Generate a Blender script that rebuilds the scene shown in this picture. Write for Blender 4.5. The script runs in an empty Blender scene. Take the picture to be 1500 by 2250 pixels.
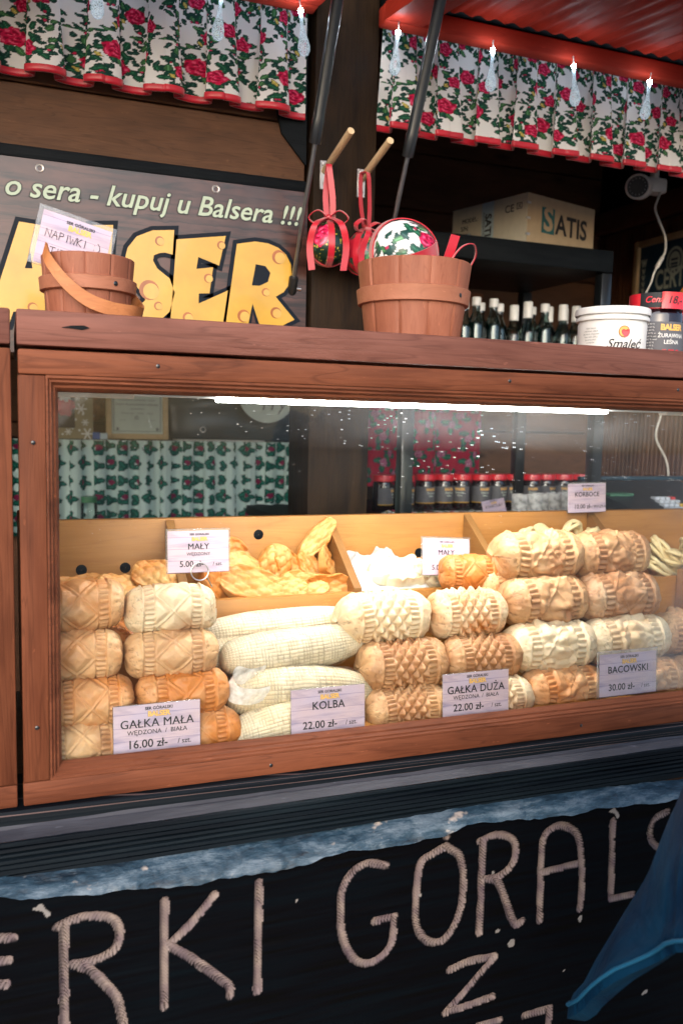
import bpy, bmesh, math, random
import numpy as np
from mathutils import Vector, Matrix, Euler
rad = math.radians
S = bpy.context.scene
COL = S.collection

# ------------------------------------------------------------ camera, world, sun, exposure
cd = bpy.data.cameras.new('camera'); cam = bpy.data.objects.new('camera', cd); COL.objects.link(cam)
S.camera = cam
cd.sensor_fit = 'AUTO'; cd.sensor_width = 36; cd.lens = 30.4; cd.clip_start = .02; cd.clip_end = 500
_y, _p, _r = rad(21.14), rad(-5.94), rad(1.33)
_f = Vector((math.sin(_y)*math.cos(_p), math.cos(_y)*math.cos(_p), math.sin(_p)))
_rt = Vector((math.cos(_y), -math.sin(_y), 0)); _u = _rt.cross(_f)
_R = math.cos(_r)*_rt + math.sin(_r)*_u; _U = -math.sin(_r)*_rt + math.cos(_r)*_u
cam.matrix_world = Matrix(((_R.x, _U.x, -_f.x, 0), (_R.y, _U.y, -_f.y, -1.0), (_R.z, _U.z, -_f.z, 1.45), (0, 0, 0, 1)))
cd.dof.use_dof = True; cd.dof.focus_distance = 1.2; cd.dof.aperture_fstop = 5.6

SUN_EL, SUN_AZ = 24, 206        # soft daylight from in front of the stall
W = bpy.data.worlds.new('World'); S.world = W; W.use_nodes = True
_n = W.node_tree.nodes; _bg = _n['Background']
_sky = _n.new('ShaderNodeTexSky'); _sky.sky_type = 'NISHITA'; _sky.sun_disc = False
_sky.sun_elevation = rad(SUN_EL); _sky.sun_rotation = rad(SUN_AZ)
_sky.dust_density = 2.0; _sky.ozone_density = 1.5
W.node_tree.links.new(_sky.outputs[0], _bg.inputs[0]); _bg.inputs[1].default_value = 0.15
sl = bpy.data.lights.new('sun', 'SUN'); so = bpy.data.objects.new('sun', sl); COL.objects.link(so)
sl.energy = 1.5; sl.angle = rad(75); sl.color = (1, .97, .95)
so.rotation_euler = (rad(90-SUN_EL), 0, rad(180-SUN_AZ)); so.location = (0, -8, 6)
S.view_settings.view_transform = 'Standard'; S.view_settings.look = 'None'
S.view_settings.exposure = 0.95; S.view_settings.gamma = 1
S.render.engine = 'CYCLES'
S.cycles.use_denoising = True
S.cycles.max_bounces = 8; S.cycles.transparent_max_bounces = 12
S.cycles.caustics_reflective = False; S.cycles.caustics_refractive = False
S.cycles.sample_clamp_indirect = 4

# ------------------------------------------------------------ helpers
rng = np.random.default_rng(7)
def tag(o, label=None, cat=None, group=None, kind=None):
    if label: o['label'] = label
    if cat: o['category'] = cat
    if group: o['group'] = group
    if kind: o['kind'] = kind
    return o
def thing(name, label, cat, loc=(0, 0, 0), rot=(0, 0, 0), group=None):
    o = bpy.data.objects.new(name, None); COL.objects.link(o)
    o.empty_display_size = .03
    o.location = loc; o.rotation_euler = rot
    return tag(o, label, cat, group)
def dup(root, loc, rot=None, label=None, scale=None):
    def cp(o, par):
        c = o.copy(); COL.objects.link(c)
        if par is not None: c.parent = par
        for ch in [x for x in S.objects if x.parent == o]: cp(ch, c)
        return c
    r = cp(root, None); r.location = loc
    if rot is not None: r.rotation_euler = rot
    if scale is not None: r.scale = scale
    if label: r['label'] = label
    return r
def mk(name, V, F, mats, mi=None, parent=None, org=(0, 0, 0), smooth=40, col=None):
    V = np.asarray(V, float) - np.asarray(org, float)
    me = bpy.data.meshes.new(name)
    if isinstance(F, np.ndarray):
        nf, k = F.shape
        me.vertices.add(len(V)); me.vertices.foreach_set('co', V.ravel())
        me.loops.add(nf*k); me.loops.foreach_set('vertex_index', F.ravel().astype(np.int32))
        me.polygons.add(nf); me.polygons.foreach_set('loop_start', np.arange(0, nf*k, k, dtype=np.int32))
        me.update(calc_edges=True); me.validate()
    else:
        me.from_pydata(V.tolist(), [], F)
    if not isinstance(mats, (list, tuple)): mats = [mats]
    for m in mats: me.materials.append(m)
    if mi is not None and len(mi) == len(me.polygons): me.polygons.foreach_set('material_index', np.asarray(mi, np.int32))
    if smooth:
        me.shade_smooth()
        if smooth < 170: me.set_sharp_from_angle(angle=rad(smooth))
    if col is not None:
        a = me.color_attributes.new('Col', 'FLOAT_COLOR', 'POINT')
        c4 = np.ones((len(V), 4), np.float32); c4[:, :3] = col
        a.data.foreach_set('color', c4.ravel())
    o = bpy.data.objects.new(name, me); COL.objects.link(o)
    if parent is not None: o.parent = parent
    else: o.location = org
    return o
_fontcache = {}
def glyphs(body, size=1, bold=0.0, shear=0.0, align='CENTER', space=1.0):
    k = (body, bold, shear, align, space)
    if k not in _fontcache:
        c = bpy.data.curves.new('txt', 'FONT'); c.body = body; c.size = 1; c.offset = bold; c.shear = shear
        c.align_x = align; c.align_y = 'CENTER'; c.resolution_u = 3; c.space_character = space
        o = bpy.data.objects.new('txt', c); COL.objects.link(o)
        me = bpy.data.meshes.new_from_object(o.evaluated_get(bpy.context.evaluated_depsgraph_get()))
        V = np.array([v.co[:] for v in me.vertices]).reshape(-1, 3); F = [list(p.vertices) for p in me.polygons]
        bpy.data.objects.remove(o); bpy.data.curves.remove(c); bpy.data.meshes.remove(me)
        _fontcache[k] = (V, F)
    V, F = _fontcache[k]
    return V*size, F
class MB:
    def __init__(s): s.V = []; s.F = []; s.M = []; s.n = 0
    def add(s, V, F, m=0):
        V = np.asarray(V, float); s.V.append(V)
        for f in F: s.F.append([int(i)+s.n for i in f]); s.M.append(m)
        s.n += len(V); return s
    def box(s, x0, x1, y0, y1, z0, z1, m=0, bev=0.0, seg=2, mat=None):
        bm = bmesh.new(); bmesh.ops.create_cube(bm, size=1)
        for v in bm.verts:
            v.co = ((x0+x1)/2+v.co.x*(x1-x0), (y0+y1)/2+v.co.y*(y1-y0), (z0+z1)/2+v.co.z*(z1-z0))
        if bev > 0: bmesh.ops.bevel(bm, geom=bm.edges[:], offset=bev, segments=seg, affect='EDGES', profile=.5)
        if mat is not None: bm.transform(mat)
        bm.verts.index_update()
        s.add([v.co[:] for v in bm.verts], [[v.index for v in f.verts] for f in bm.faces], m); bm.free(); return s
    def poly(s, pts, y0, y1, m=0):           # prism from an (x,z) outline, front at y0
        n = len(pts); bm = bmesh.new()
        a = [bm.verts.new((p[0], y0, p[1])) for p in pts]; b = [bm.verts.new((p[0], y1, p[1])) for p in pts]
        f1 = bm.faces.new(a); bm.faces.new(b[::-1])
        for i in range(n): bm.faces.new((a[i], b[i], b[(i+1) % n], a[(i+1) % n]))
        bmesh.ops.recalc_face_normals(bm, faces=bm.faces[:])
        bmesh.ops.triangulate(bm, faces=[f for f in bm.faces if len(f.verts) > 4])
        bm.verts.index_update()
        s.add([v.co[:] for v in bm.verts], [[v.index for v in f.verts] for f in bm.faces], m); bm.free(); return s
    def tube(s, path, r, n=10, m=0, caps=True, flat=1.0):
        P = np.asarray(path, float); k = len(P); r = np.broadcast_to(np.asarray(r, float), (k,))
        T = np.gradient(P, axis=0); T /= np.linalg.norm(T, axis=1)[:, None]+1e-12
        up = np.array([0, 0, 1.0]) if abs(T[0, 2]) < .9 else np.array([1.0, 0, 0])
        A = np.cross(T[0], up); A /= np.linalg.norm(A); V = []
        for i in range(k):
            A = A-T[i]*(A@T[i]); A /= np.linalg.norm(A); B = np.cross(T[i], A)
            th = np.arange(n)*2*np.pi/n
            V.append(P[i]+r[i]*(np.cos(th)[:, None]*A+flat*np.sin(th)[:, None]*B))
        V = np.concatenate(V); F = []
        for i in range(k-1):
            for j in range(n): F.append((i*n+j, i*n+(j+1) % n, (i+1)*n+(j+1) % n, (i+1)*n+j))
        if caps: F.append(list(range(n))[::-1]); F.append([(k-1)*n+j for j in range(n)])
        return s.add(V, F, m)
    def lathe(s, prof, c=(0, 0, 0), n=32, m=0, M=None, mseg=None):
        V = []; F = []; k = len(prof)
        for r, z in prof:
            for j in range(n):
                a = 2*math.pi*j/n; V.append((r*math.cos(a), r*math.sin(a), z))
        V = np.array(V)
        if M is not None: V = V@np.array(M.to_3x3()).T
        V = V+np.array(c)
        s.V.append(V)
        for i in range(k-1):
            for j in range(n):
                s.F.append([s.n+i*n+j, s.n+i*n+(j+1) % n, s.n+(i+1)*n+(j+1) % n, s.n+(i+1)*n+j]); s.M.append(mseg[i] if mseg else m)
        s.n += len(V); return s
    def grid(s, P, m=0, wrapv=False):
        P = np.asarray(P); a, b = P.shape[:2]; F = []
        for i in range(a-1):
            for j in range(b if wrapv else b-1):
                F.append((i*b+j, i*b+(j+1) % b, (i+1)*b+(j+1) % b, (i+1)*b+j))
        return s.add(P.reshape(-1, 3), F, m)
    def text(s, body, size, c, bold=0.02, shear=0.0, m=0, align='CENTER', M=None, sx=1.0, space=1.0, wrap=None):
        if 'M' in body and bold > 0 and not wrap:            # bold by overstriking: the offset fills the M
            for k, dx in enumerate((-.8, 0, .8)): s.text(body, size, (c[0]+dx*bold*size, c[1]-.00003*k, c[2]), 0, shear, m, align, M, sx, space)
            return s
        V, F = glyphs(body, size, bold, shear, align, space)     # written on the plane facing -Y, c = centre
        W3 = np.stack([V[:, 0]*sx, np.zeros(len(V)), V[:, 1]], 1)
        if wrap:                                             # wrap round a jar: radius
            a = W3[:, 0]/wrap; W3 = np.stack([wrap*np.sin(a), -wrap*np.cos(a), W3[:, 2]], 1)
        if M is not None: W3 = W3@np.array(M.to_3x3()).T
        return s.add(W3+np.array(c), F, m)
    def build(s, name, mats, parent=None, org=None, smooth=40):
        if org is None: org = parent.location if parent is not None else (0, 0, 0)
        V = np.concatenate(s.V) if s.V else np.zeros((0, 3))
        return mk(name, V, s.F, mats, s.M, parent, org, smooth)
def gridmesh(name, P, mat, col=None, parent=None, org=(0, 0, 0), wrap=False, smooth=180):
    a, b = P.shape[:2]; i, j = np.meshgrid(np.arange(a-1), np.arange(b if wrap else b-1), indexing='ij')
    j2 = (j+1) % b
    F = np.stack([i*b+j, i*b+j2, (i+1)*b+j2, (i+1)*b+j], -1).reshape(-1, 4)
    return mk(name, P.reshape(-1, 3), F, mat, None, parent, org, smooth, None if col is None else col.reshape(-1, 3))
_lat = np.random.default_rng(3).random((32, 32, 32))
def vn(P, f=1.0, seed=0):
    Q = np.asarray(P, float)*f+seed*7.31+100; i = np.floor(Q).astype(int); t = Q-i; t = t*t*(3-2*t); i %= 32; o = 0
    for a in (0, 1):
        for b in (0, 1):
            for c in (0, 1):
                w = (t[..., 0] if a else 1-t[..., 0])*(t[..., 1] if b else 1-t[..., 1])*(t[..., 2] if c else 1-t[..., 2])
                o = o+w*_lat[(i[..., 0]+a) % 32, (i[..., 1]+b) % 32, (i[..., 2]+c) % 32]
    return o*2-1
def fbm(P, f=1.0, seed=0, o=4):
    return sum(vn(P, f*2**k, seed+k)*.5**k for k in range(o))
def smooth01(x, a, b):
    t = np.clip((x-a)/(b-a), 0, 1); return t*t*(3-2*t)
def catmull(pts, n=8):
    P = [np.array(p, float) for p in pts]; P = [2*P[0]-P[1]]+P+[2*P[-1]-P[-2]]; out = []
    for i in range(1, len(P)-2):
        for k in range(n):
            t = k/n; a, b, c, d = P[i-1:i+3]
            out.append(.5*(2*b+(c-a)*t+(2*a-5*b+4*c-d)*t*t+(3*b-a-3*c+d)*t**3))
    out.append(P[-2]); return np.array(out)
def ribbon(mb, path, w, wdir, m=0, thick=.0006):
    P = np.asarray(path, float); k = len(P); w = np.broadcast_to(np.asarray(w, float), (k,))
    D = np.asarray(wdir, float); D = np.broadcast_to(D, (k, 3)); D = D/np.linalg.norm(D, axis=1)[:, None]
    T = np.gradient(P, axis=0); N = np.cross(T, D); N /= np.linalg.norm(N, axis=1)[:, None]+1e-12
    a = P-D*w[:, None]/2; b = P+D*w[:, None]/2
    ring = np.stack([a+N*thick, b+N*thick, b-N*thick, a-N*thick], 1)
    mb.grid(ring, m, wrapv=True)
    n0 = mb.n-4*k
    mb.F += [[n0, n0+1, n0+2, n0+3], [mb.n-1, mb.n-2, mb.n-3, mb.n-4]]; mb.M += [m, m]

# ------------------------------------------------------------ materials
class NB:
    def __init__(s, name):
        s.m = bpy.data.materials.new(name); s.m.use_nodes = True; s.t = s.m.node_tree
        s.p = s.t.nodes['Principled BSDF']; s.out = s.t.nodes['Material Output']
    def set(s, sock, v):
        if isinstance(v, bpy.types.NodeSocket): s.t.links.new(v, sock)
        elif v is not None:
            if hasattr(sock.default_value, '__len__') and not hasattr(v, '__len__'): v = (v,)*len(sock.default_value)
            if hasattr(sock.default_value, '__len__') and len(sock.default_value) == 4 and len(v) == 3: v = (*v, 1)
            sock.default_value = v
    def n(s, typ, _o=0, attrs=None, **kw):
        x = s.t.nodes.new('ShaderNode'+typ)
        for k, v in (attrs or {}).items(): setattr(x, k, v)
        for k, v in kw.items():
            key = int(k[1:]) if k[0] == 'i' and k[1:].isdigit() else k.replace('_', ' ')
            s.set(x.inputs[key], v)
        return x.outputs[_o]
    def pr(s, **kw):
        for k, v in kw.items(): s.set(s.p.inputs[k.replace('_', ' ')], v)
        return s.m
    def co(s, sc=(1, 1, 1), rot=(0, 0, 0), loc=(0, 0, 0), src='Object'):
        tc = s.t.nodes.new('ShaderNodeTexCoord')
        return s.n('Mapping', i0=tc.outputs[src], i1=loc, i2=rot, i3=sc)
    def noise(s, v, scale, detail=4, rough=.55, dist=0): return s.n('TexNoise', 0, Vector=v, Scale=scale, Detail=detail, Roughness=rough, Distortion=dist)
    def math(s, op, a, b=0.0, c=0.0): return s.n('Math', attrs={'operation': op}, i0=a, i1=b, i2=c)
    def mix(s, f, a, b, mode='MIX'): return s.n('Mix', 2, {'data_type': 'RGBA', 'blend_type': mode}, i0=f, i6=a, i7=b)
    def ramp(s, f, stops):
        x = s.t.nodes.new('ShaderNodeValToRGB'); e = x.color_ramp.elements
        while len(e) < len(stops): e.new(.5)
        for el, (p, c) in zip(e, stops): el.position = p; el.color = (*c, 1) if len(c) == 3 else c
        s.set(x.inputs[0], f); return x.outputs[0]
    def mr(s, v, a, b, c=0, d=1): return s.n('MapRange', i0=v, i1=a, i2=b, i3=c, i4=d)
    def bump(s, h, st=.3, dist=.002): return s.n('Bump', Strength=st, Distance=dist, Height=h)
    def sep(s, v):
        x = s.t.nodes.new('ShaderNodeSeparateXYZ'); s.set(x.inputs[0], v); return x.outputs
def plain(name, c, rough=.5, metal=0, spec=.5, coat=0, var=.12, scale=40, bump=.0, **kw):
    b = NB(name); v = b.co(); n = b.noise(v, scale, 4)
    c = np.array(c)
    col = b.ramp(n, [(.3, tuple(c*(1-var))), (.7, tuple(np.minimum(c*(1+var), 1)))])
    b.pr(Base_Color=col, Roughness=rough, Metallic=metal, Specular_IOR_Level=spec, Coat_Weight=coat, **kw)
    if bump: b.pr(Normal=b.bump(n, bump, .001))
    return b.m
def wood(name, c1, c2, c3, axis=0, rough=.5, fine=1.0, bump=.25, coat=0.0, spec=.4, knots=True, dents=0.0):
    b = NB(name)
    def ax(a, o): sc = [o]*3; sc[axis] = a; return tuple(sc)
    v1 = b.co(ax(2.6*fine, 12*fine)); w = b.noise(v1, 2.2, 3, .5, .6)
    v2 = b.co(ax(15*fine, 280*fine)); g = b.noise(v2, 1.0, 3)
    v3 = b.co(ax(1.7*fine, 30*fine)); rings = b.noise(v3, 1.6, 2, .4, 1.2)
    ln = b.math('PINGPONG', b.math('MULTIPLY', rings, 6.0), .5)
    f = b.math('ADD', b.math('MULTIPLY', w, .75), b.math('MULTIPLY', g, .28))
    col = b.ramp(f, [(.3, c1), (.56, c2), (.78, c1)])
    col = b.mix(b.math('MULTIPLY', b.mr(ln, .0, .12, 1, 0), .35), col, c3)
    h = b.math('ADD', b.math('MULTIPLY', g, .6), b.math('MULTIPLY', ln, .25))
    if knots:
        kv = b.n('TexVoronoi', 0, Vector=b.co(ax(3.2*fine, 10*fine)), Scale=1.0, Randomness=1.0)
        col = b.mix(b.mr(kv, .05, .13, .85, 0), col, tuple(np.array(c3)*.5))
    st = b.noise(b.co(ax(2.2, 7), (0, 0, 0), (3, 1, 2)), 1.0, 4, .65); col = b.mix(b.mr(st, .38, .62, .45, 0), col, tuple(np.array(c3)*.8))
    fl = b.noise(b.co(ax(30, 150)), 1.0, 3, .7); col = b.mix(b.mr(fl, .66, .74, 0, .35), col, tuple(np.minimum(np.array(c2)*2.2, .8)))
    if dents:
        d = b.noise(b.co(ax(60, 130), (0, rad(30), 0)), 1.0, 2); msk = b.mr(b.noise(b.co(ax(3.5, 4)), 1.0, 1), .5, .62, 0, 1)
        h = b.math('ADD', h, b.math('MULTIPLY', b.math('MULTIPLY', d, msk), dents))
    b.pr(Base_Color=col, Roughness=b.mr(g, .2, .8, rough-.08, rough+.1), Specular_IOR_Level=spec, Coat_Weight=coat, Coat_Roughness=.25, Normal=b.bump(h, bump, .002))
    return b.m
def attr_mat(name, rough=.7, bump=.0, bscale=300, sss=0, spec=.3, sheen=0, coat=0):
    b = NB(name); a = b.n('Attribute', 0, {'attribute_name': 'Col'})
    n = b.noise(b.co(), bscale, 4, .6)
    col = b.mix(.12, a, b.mix(n, (0, 0, 0), (1, 1, 1)), 'OVERLAY')
    b.pr(Base_Color=col, Roughness=rough, Specular_IOR_Level=spec, Subsurface_Weight=sss, Subsurface_Radius=(.006, .003, .0015), Subsurface_Scale=1.0, Sheen_Weight=sheen, Coat_Weight=coat)
    if bump: b.pr(Normal=b.bump(n, bump, .0015))
    return b.m
def emit(name, c, st):
    b = NB(name); b.pr(Base_Color=c, Emission_Color=(*c, 1), Emission_Strength=st); return b.m
def clear(name, tint=(1, 1, 1), rough=.05, refl=1.0, milky=0.0, bump=0.0, mc=(.9, .9, .9)):
    b = NB(name); n = b.noise(b.co(), 60, 3)
    nb = b.bump(n, bump, .004) if bump else None
    tr = b.n('BsdfTransparent', Color=tint); gl = b.n('BsdfGlossy', Color=(1, 1, 1), Roughness=rough, Normal=nb)
    fr = b.math('MULTIPLY', b.n('Fresnel', IOR=1.45, Normal=nb), refl)
    mx = b.n('MixShader', i0=fr, i1=tr, i2=gl)
    if milky:
        df = b.n('BsdfDiffuse', Color=mc, Normal=nb)
        mx = b.n('MixShader', i0=b.mr(n, .3, .7, milky*.4, milky*1.5), i1=mx, i2=df)
    b.t.links.new(mx, b.out.inputs[0]); return b.m

M = {}
M['frame'] = wood('frame_wood', (.105, .030, .014), (.200, .064, .031), (.036, .010, .006), 0, .55, 1.0, .4, 0, .12)
M['framev'] = wood('frame_wood_upright', (.100, .028, .013), (.190, .060, .028), (.035, .010, .005), 2, .55, 1.0, .4, 0, .12)
M['shelf'] = wood('shelf_wood', (.135, .048, .034), (.215, .086, .064), (.048, .016, .011), 0, .55, .9, .4, 0, .16, dents=1.6)
M['tray'] = wood('tray_wood', (.36, .155, .034), (.45, .205, .052), (.28, .11, .024), 0, .45, .8, .12, .1, knots=False)
M['trayd'] = wood('tray_divider_wood', (.24, .115, .035), (.30, .15, .05), (.19, .08, .025), 1, .45, .8, .12, .1, knots=False)
M['black'] = wood('black_stained_wood', (.004, .005, .007), (.008, .010, .012), (.002, .003, .004), 0, .5, 1.0, .5, .0, .08, knots=False)
M['post'] = wood('post_wood', (.008, .006, .005), (.030, .017, .009), (.004, .003, .003), 2, .55, .9, .35, .0, .08)
M['dark'] = wood('dark_brown_boards', (.10, .045, .022), (.155, .068, .033), (.045, .02, .011), 0, .55, .8, .3, 0)
M['plank'] = wood('dark_plank_partition', (.060, .028, .015), (.105, .048, .024), (.025, .012, .007), 0, .6, 1.3, .3, 0, .2)
M['darkv'] = wood('brown_panelling', (.11, .045, .022), (.18, .075, .036), (.05, .02, .012), 2, .5, .9, .2, .1, knots=False)
M['beam'] = wood('brown_beam', (.15, .055, .024), (.21, .08, .036), (.08, .03, .016), 1, .5, .8, .2, .1)
M['red'] = wood('red_stained_wood', (.36, .022, .011), (.44, .034, .016), (.20, .012, .007), 1, .6, .8, .2, 0, .2, knots=False)
M['redx'] = wood('red_rail_wood', (.38, .028, .015), (.45, .040, .020), (.24, .016, .009), 0, .6, .8, .2, 0, .2, knots=False)
M['bucket'] = wood('bucket_wood', (.27, .085, .045), (.35, .125, .07), (.19, .055, .028), 2, .55, 1.6, .25, 0, knots=False)
M['hoop'] = wood('hoop_wood', (.34, .125, .066), (.42, .165, .095), (.26, .09, .048), 0, .55, 1.2, .15, 0, knots=False)
M['strap'] = wood('strap_wood', (.40, .145, .045), (.50, .19, .065), (.32, .10, .033), 0, .5, 1.2, .15, 0, knots=False)
M['dowel'] = wood('pale_dowel_wood', (.66, .48, .28), (.74, .56, .35), (.52, .36, .2), 2, .6, 2, .1, 0, knots=False)
M['paleframe'] = wood('pale_picture_frame', (.60, .42, .22), (.68, .50, .29), (.48, .32, .15), 0, .5, 1, .1, 0, knots=False)
M['metal'] = plain('steel', (.55, .55, .56), .3, 1)
M['zinc'] = plain('zinc_plate', (.5, .46, .44), .45, .9)
M['blackmetal'] = plain('black_painted_steel', (.010, .012, .014), .28, 0, .6, .4)
M['rod'] = plain('dull_steel_rod', (.30, .31, .31), .35, 1)
M['blackplastic'] = plain('black_plastic', (.012, .013, .014), .4)
M['white'] = plain('white_plastic', (.74, .74, .72), .35, var=.04)
M['wpaint'] = plain('white_label_paper', (.78, .77, .74), .5, var=.03)
M['ink'] = plain('black_ink', (.012, .011, .014), .6, var=.0)
M['greyink'] = plain('grey_ink', (.16, .17, .17), .6, var=.0)
M['paleink'] = plain('pale_green_lettering', (.42, .50, .39), .5, var=.03)
M['yellow'] = plain('cheese_yellow_print', (.56, .315, .038), .3, var=.14, scale=12, coat=.3)
M['hole'] = plain('cheese_hole_print', (.34, .10, .02), .4, var=.2, coat=.3)
M['hole2'] = plain('cheese_hole_light_print', (.58, .34, .07), .4, var=.1, coat=.3)
M['logo'] = plain('orange_logo_print', (.82, .46, .12), .5)
M['navy'] = plain('navy_outline_print', (.005, .009, .017), .5, spec=.15)
M['redsat'] = plain('red_satin', (.46, .004, .020), .32, var=.2, scale=25, Sheen_Weight=.4)
M['redlid'] = plain('red_lid', (.60, .015, .03), .3, coat=.4)
M['glassw'] = clear('clear_glass', (.9, .95, .93), .04, 1.0)
M['plastic'] = clear('thin_clear_film', (.99, .99, .985), .25, .30, .018, .7, (.95, .95, .9))
M['filmw'] = clear('white_film', (.97, .97, .97), .25, .5, .62, .5, (.97, .97, .97))
M['laminate'] = clear('laminate_sheet', (.95, .95, .95), .15, 1.2, .10)
M['jam'] = plain('dark_jam_jar', (.012, .004, .006), .08, 0, .6, .6)
M['drink'] = plain('dark_bottle_content', (.010, .022, .022), .1, 0, .5, .5)
M['bottle'] = clear('bottle_glass', (.62, .74, .72), .05, 1.6)
M['greylabel'] = plain('grey_jar_label', (.10, .10, .115), .5)
M['carton'] = plain('brown_carton', (.46, .34, .215), .75, var=.06)
M['cartonp'] = plain('pale_carton', (.72, .66, .54), .75, var=.05)
M['teal'] = plain('teal_print', (.02, .12, .13), .7)
M['blueprint'] = plain('blue_certificate_print', (.012, .052, .10), .5)
M['cert'] = plain('pale_mint_paper', (.58, .66, .58), .5, var=.03)
M['sticker'] = plain('pale_blue_sticker', (.55, .68, .75), .6)
M['amber'] = plain('amber_honey_glass', (.34, .12, .03), .1, coat=.5)
M['bagkraft'] = plain('olive_kraft_paper', (.33, .28, .17), .7)
M['navybag'] = plain('navy_leather', (.012, .035, .055), .35, var=.4, scale=14, bump=.3)
M['wicker'] = plain('brown_wicker', (.26, .09, .03), .7, var=.5, scale=60, bump=.8)
M['greenlid'] = plain('green_lid', (.05, .22, .09), .4)
M['bluebox'] = plain('blue_box_print', (.03, .12, .42), .5)
M['cup'] = clear('frosted_cup', (.9, .93, .93), .25, 1.5, .45)
M['cable'] = plain('white_cable', (.72, .70, .66), .5, var=.03)
M['regbody'] = plain('cash_register_body', (.03, .035, .04), .4)
M['lcd'] = plain('green_display', (.06, .16, .10), .25)
M['key'] = plain('pale_keys', (.62, .66, .72), .5)
M['keyr'] = plain('red_key', (.6, .05, .05), .5); M['keyy'] = plain('yellow_key', (.7, .42, .05), .5)
def translucent(m, f):
    t = m.node_tree; p = t.nodes['Principled BSDF']; src = p.inputs['Base Color'].links[0].from_socket
    tl = t.nodes.new('ShaderNodeBsdfTranslucent'); mx = t.nodes.new('ShaderNodeMixShader'); mx.inputs[0].default_value = f
    t.links.new(src, tl.inputs[0]); t.links.new(p.outputs[0], mx.inputs[1]); t.links.new(tl.outputs[0], mx.inputs[2]); t.links.new(mx.outputs[0], t.nodes['Material Output'].inputs[0]); return m
M['fabric'] = attr_mat('printed_cotton', .85, .25, 700, spec=.15, sheen=.1); translucent(M['fabric'], .25)
M['cheese'] = attr_mat('cheese_rind', .48, .35, 240, .10, .4)
M['cotton'] = attr_mat('printed_cotton_lining', .85, .25, 700, spec=.15)
M['eggfab'] = attr_mat('printed_satin', .3, .1, 500, spec=.5, coat=.2)
M['led'] = emit('led_strip_light', (1, .97, .92), 38)
M['ledend'] = emit('led_strip_dim_end', (.4, .4, .4), .12)
M['drop'] = emit('drop_lamp_glow', (.62, .82, 1), 2.2)
M['tip'] = emit('drop_lamp_led', (.78, .9, 1), 75)
M['ground'] = plain('grey_paving', (.21, .205, .20), .8, var=.25, scale=6, bump=.3)
M['dirt'] = plain('inner_floor', (.06, .045, .035), .8)
M['strcheese'] = plain('string_cheese', (.74, .60, .33), .45, var=.1, scale=90, Subsurface_Weight=.1, Subsurface_Radius=(.004, .003, .002))
M['pale'] = plain('pale_fresh_cheese', (.78, .70, .48), .45, var=.06, scale=60, bump=.3)
M['bagfilm'] = plain('white_paper_bag', (.56, .58, .60), .4, var=.04)

def glass_pane_mat():
    b = NB('dusty_glass_with_glow')
    tr = b.n('BsdfTransparent', Color=(.97, .985, .98)); gl = b.n('BsdfGlossy', Color=(1, 1, 1), Roughness=.02)
    mx = b.n('MixShader', i0=b.math('MULTIPLY', b.n('Fresnel', IOR=1.45), .35), i1=tr, i2=gl)
    v = b.co(); x, y, z = b.sep(v)
    sp = b.n('TexVoronoi', 0, Vector=b.co((1, .001, 1)), Scale=150.0, Randomness=1.0)
    size = b.mr(b.noise(v, 9, 3), .42, .74, .03, .24)
    msk = b.math('MULTIPLY', b.mr(z, .25, .40, .12, 1), b.mr(x, -.50, -.15, .45, 1.0))
    dots = b.math('LESS_THAN', sp, b.math('MULTIPLY', size, msk))
    glow = b.math('MULTIPLY', b.mr(z, .405, .466, 0, .075), b.mr(x, -.55, -.25, 0, 1))  # bloom of the light strip put into the glass as haze
    glow_haze = b.math('MULTIPLY', b.mr(b.noise(b.co((5, 1, 14)), 1.0, 4), .35, .75, .2, 1.0), b.math('ADD', glow, b.mr(z, .30, .42, 0, .006)))
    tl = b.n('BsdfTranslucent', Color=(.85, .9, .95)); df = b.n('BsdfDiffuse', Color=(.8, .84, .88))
    mx = b.n('MixShader', i0=glow_haze, i1=mx, i2=tl)
    dust = b.n('MixShader', i0=.5, i1=tl, i2=df); f = b.math('MULTIPLY', dots, .75)
    b.t.links.new(b.n('MixShader', i0=f, i1=mx, i2=dust), b.out.inputs[0]); return b.m
M['pane'] = glass_pane_mat()
def print_wood(name, base, dark, alt, boards, roughness=.4):
    b = NB(name); v = b.co((9, 1, 90)); n = b.noise(v, 1.0, 4, .6, .5)
    big = b.noise(b.co((12, 1, 30)), 1.0, 2)
    col = b.mix(b.mr(big, .35, .65), base, alt)
    col = b.mix(b.mr(n, .48, .66, 0, .45 if roughness > .3 else .9), col, dark)
    x, y, z = b.sep(b.co()); wob = b.math('MULTIPLY', b.math('SUBTRACT', b.noise(b.co((30, 1, 1)), 1, 2), .5), boards*.10)
    fr = b.math('FRACT', b.math('DIVIDE', b.math('ADD', z, wob), boards))
    col = b.mix(b.mr(fr, .0, .05, .8, 0), col, dark)
    wr = b.noise(b.co((7, 1, 3)), 1.0, 3, .5, .4); b.pr(Base_Color=col, Roughness=roughness, Coat_Weight=.12, Coat_Roughness=.12, Coat_Normal=b.bump(wr, .6, .01)); return b.m
M['card'] = print_wood('lilac_board_print', (.50, .41, .52), (.09, .09, .24), (.58, .43, .46), .0165)
M['banner'] = print_wood('brown_board_print', (.085, .034, .026), (.007, .0035, .0035), (.042, .015, .012), .11, .3)
def ribbed():
    b = NB('charred_board'); x, y, z = b.sep(b.co())
    n = b.noise(b.co((3, 3, 60)), 1, 4); col = b.ramp(n, [(.35, (.002, .004, .007)), (.7, (.008, .014, .019))])
    b.pr(Base_Color=col, Roughness=.55, Specular_IOR_Level=.1, Normal=b.bump(n, .5, .003)); return b.m
M['ribbed'] = ribbed()
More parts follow.
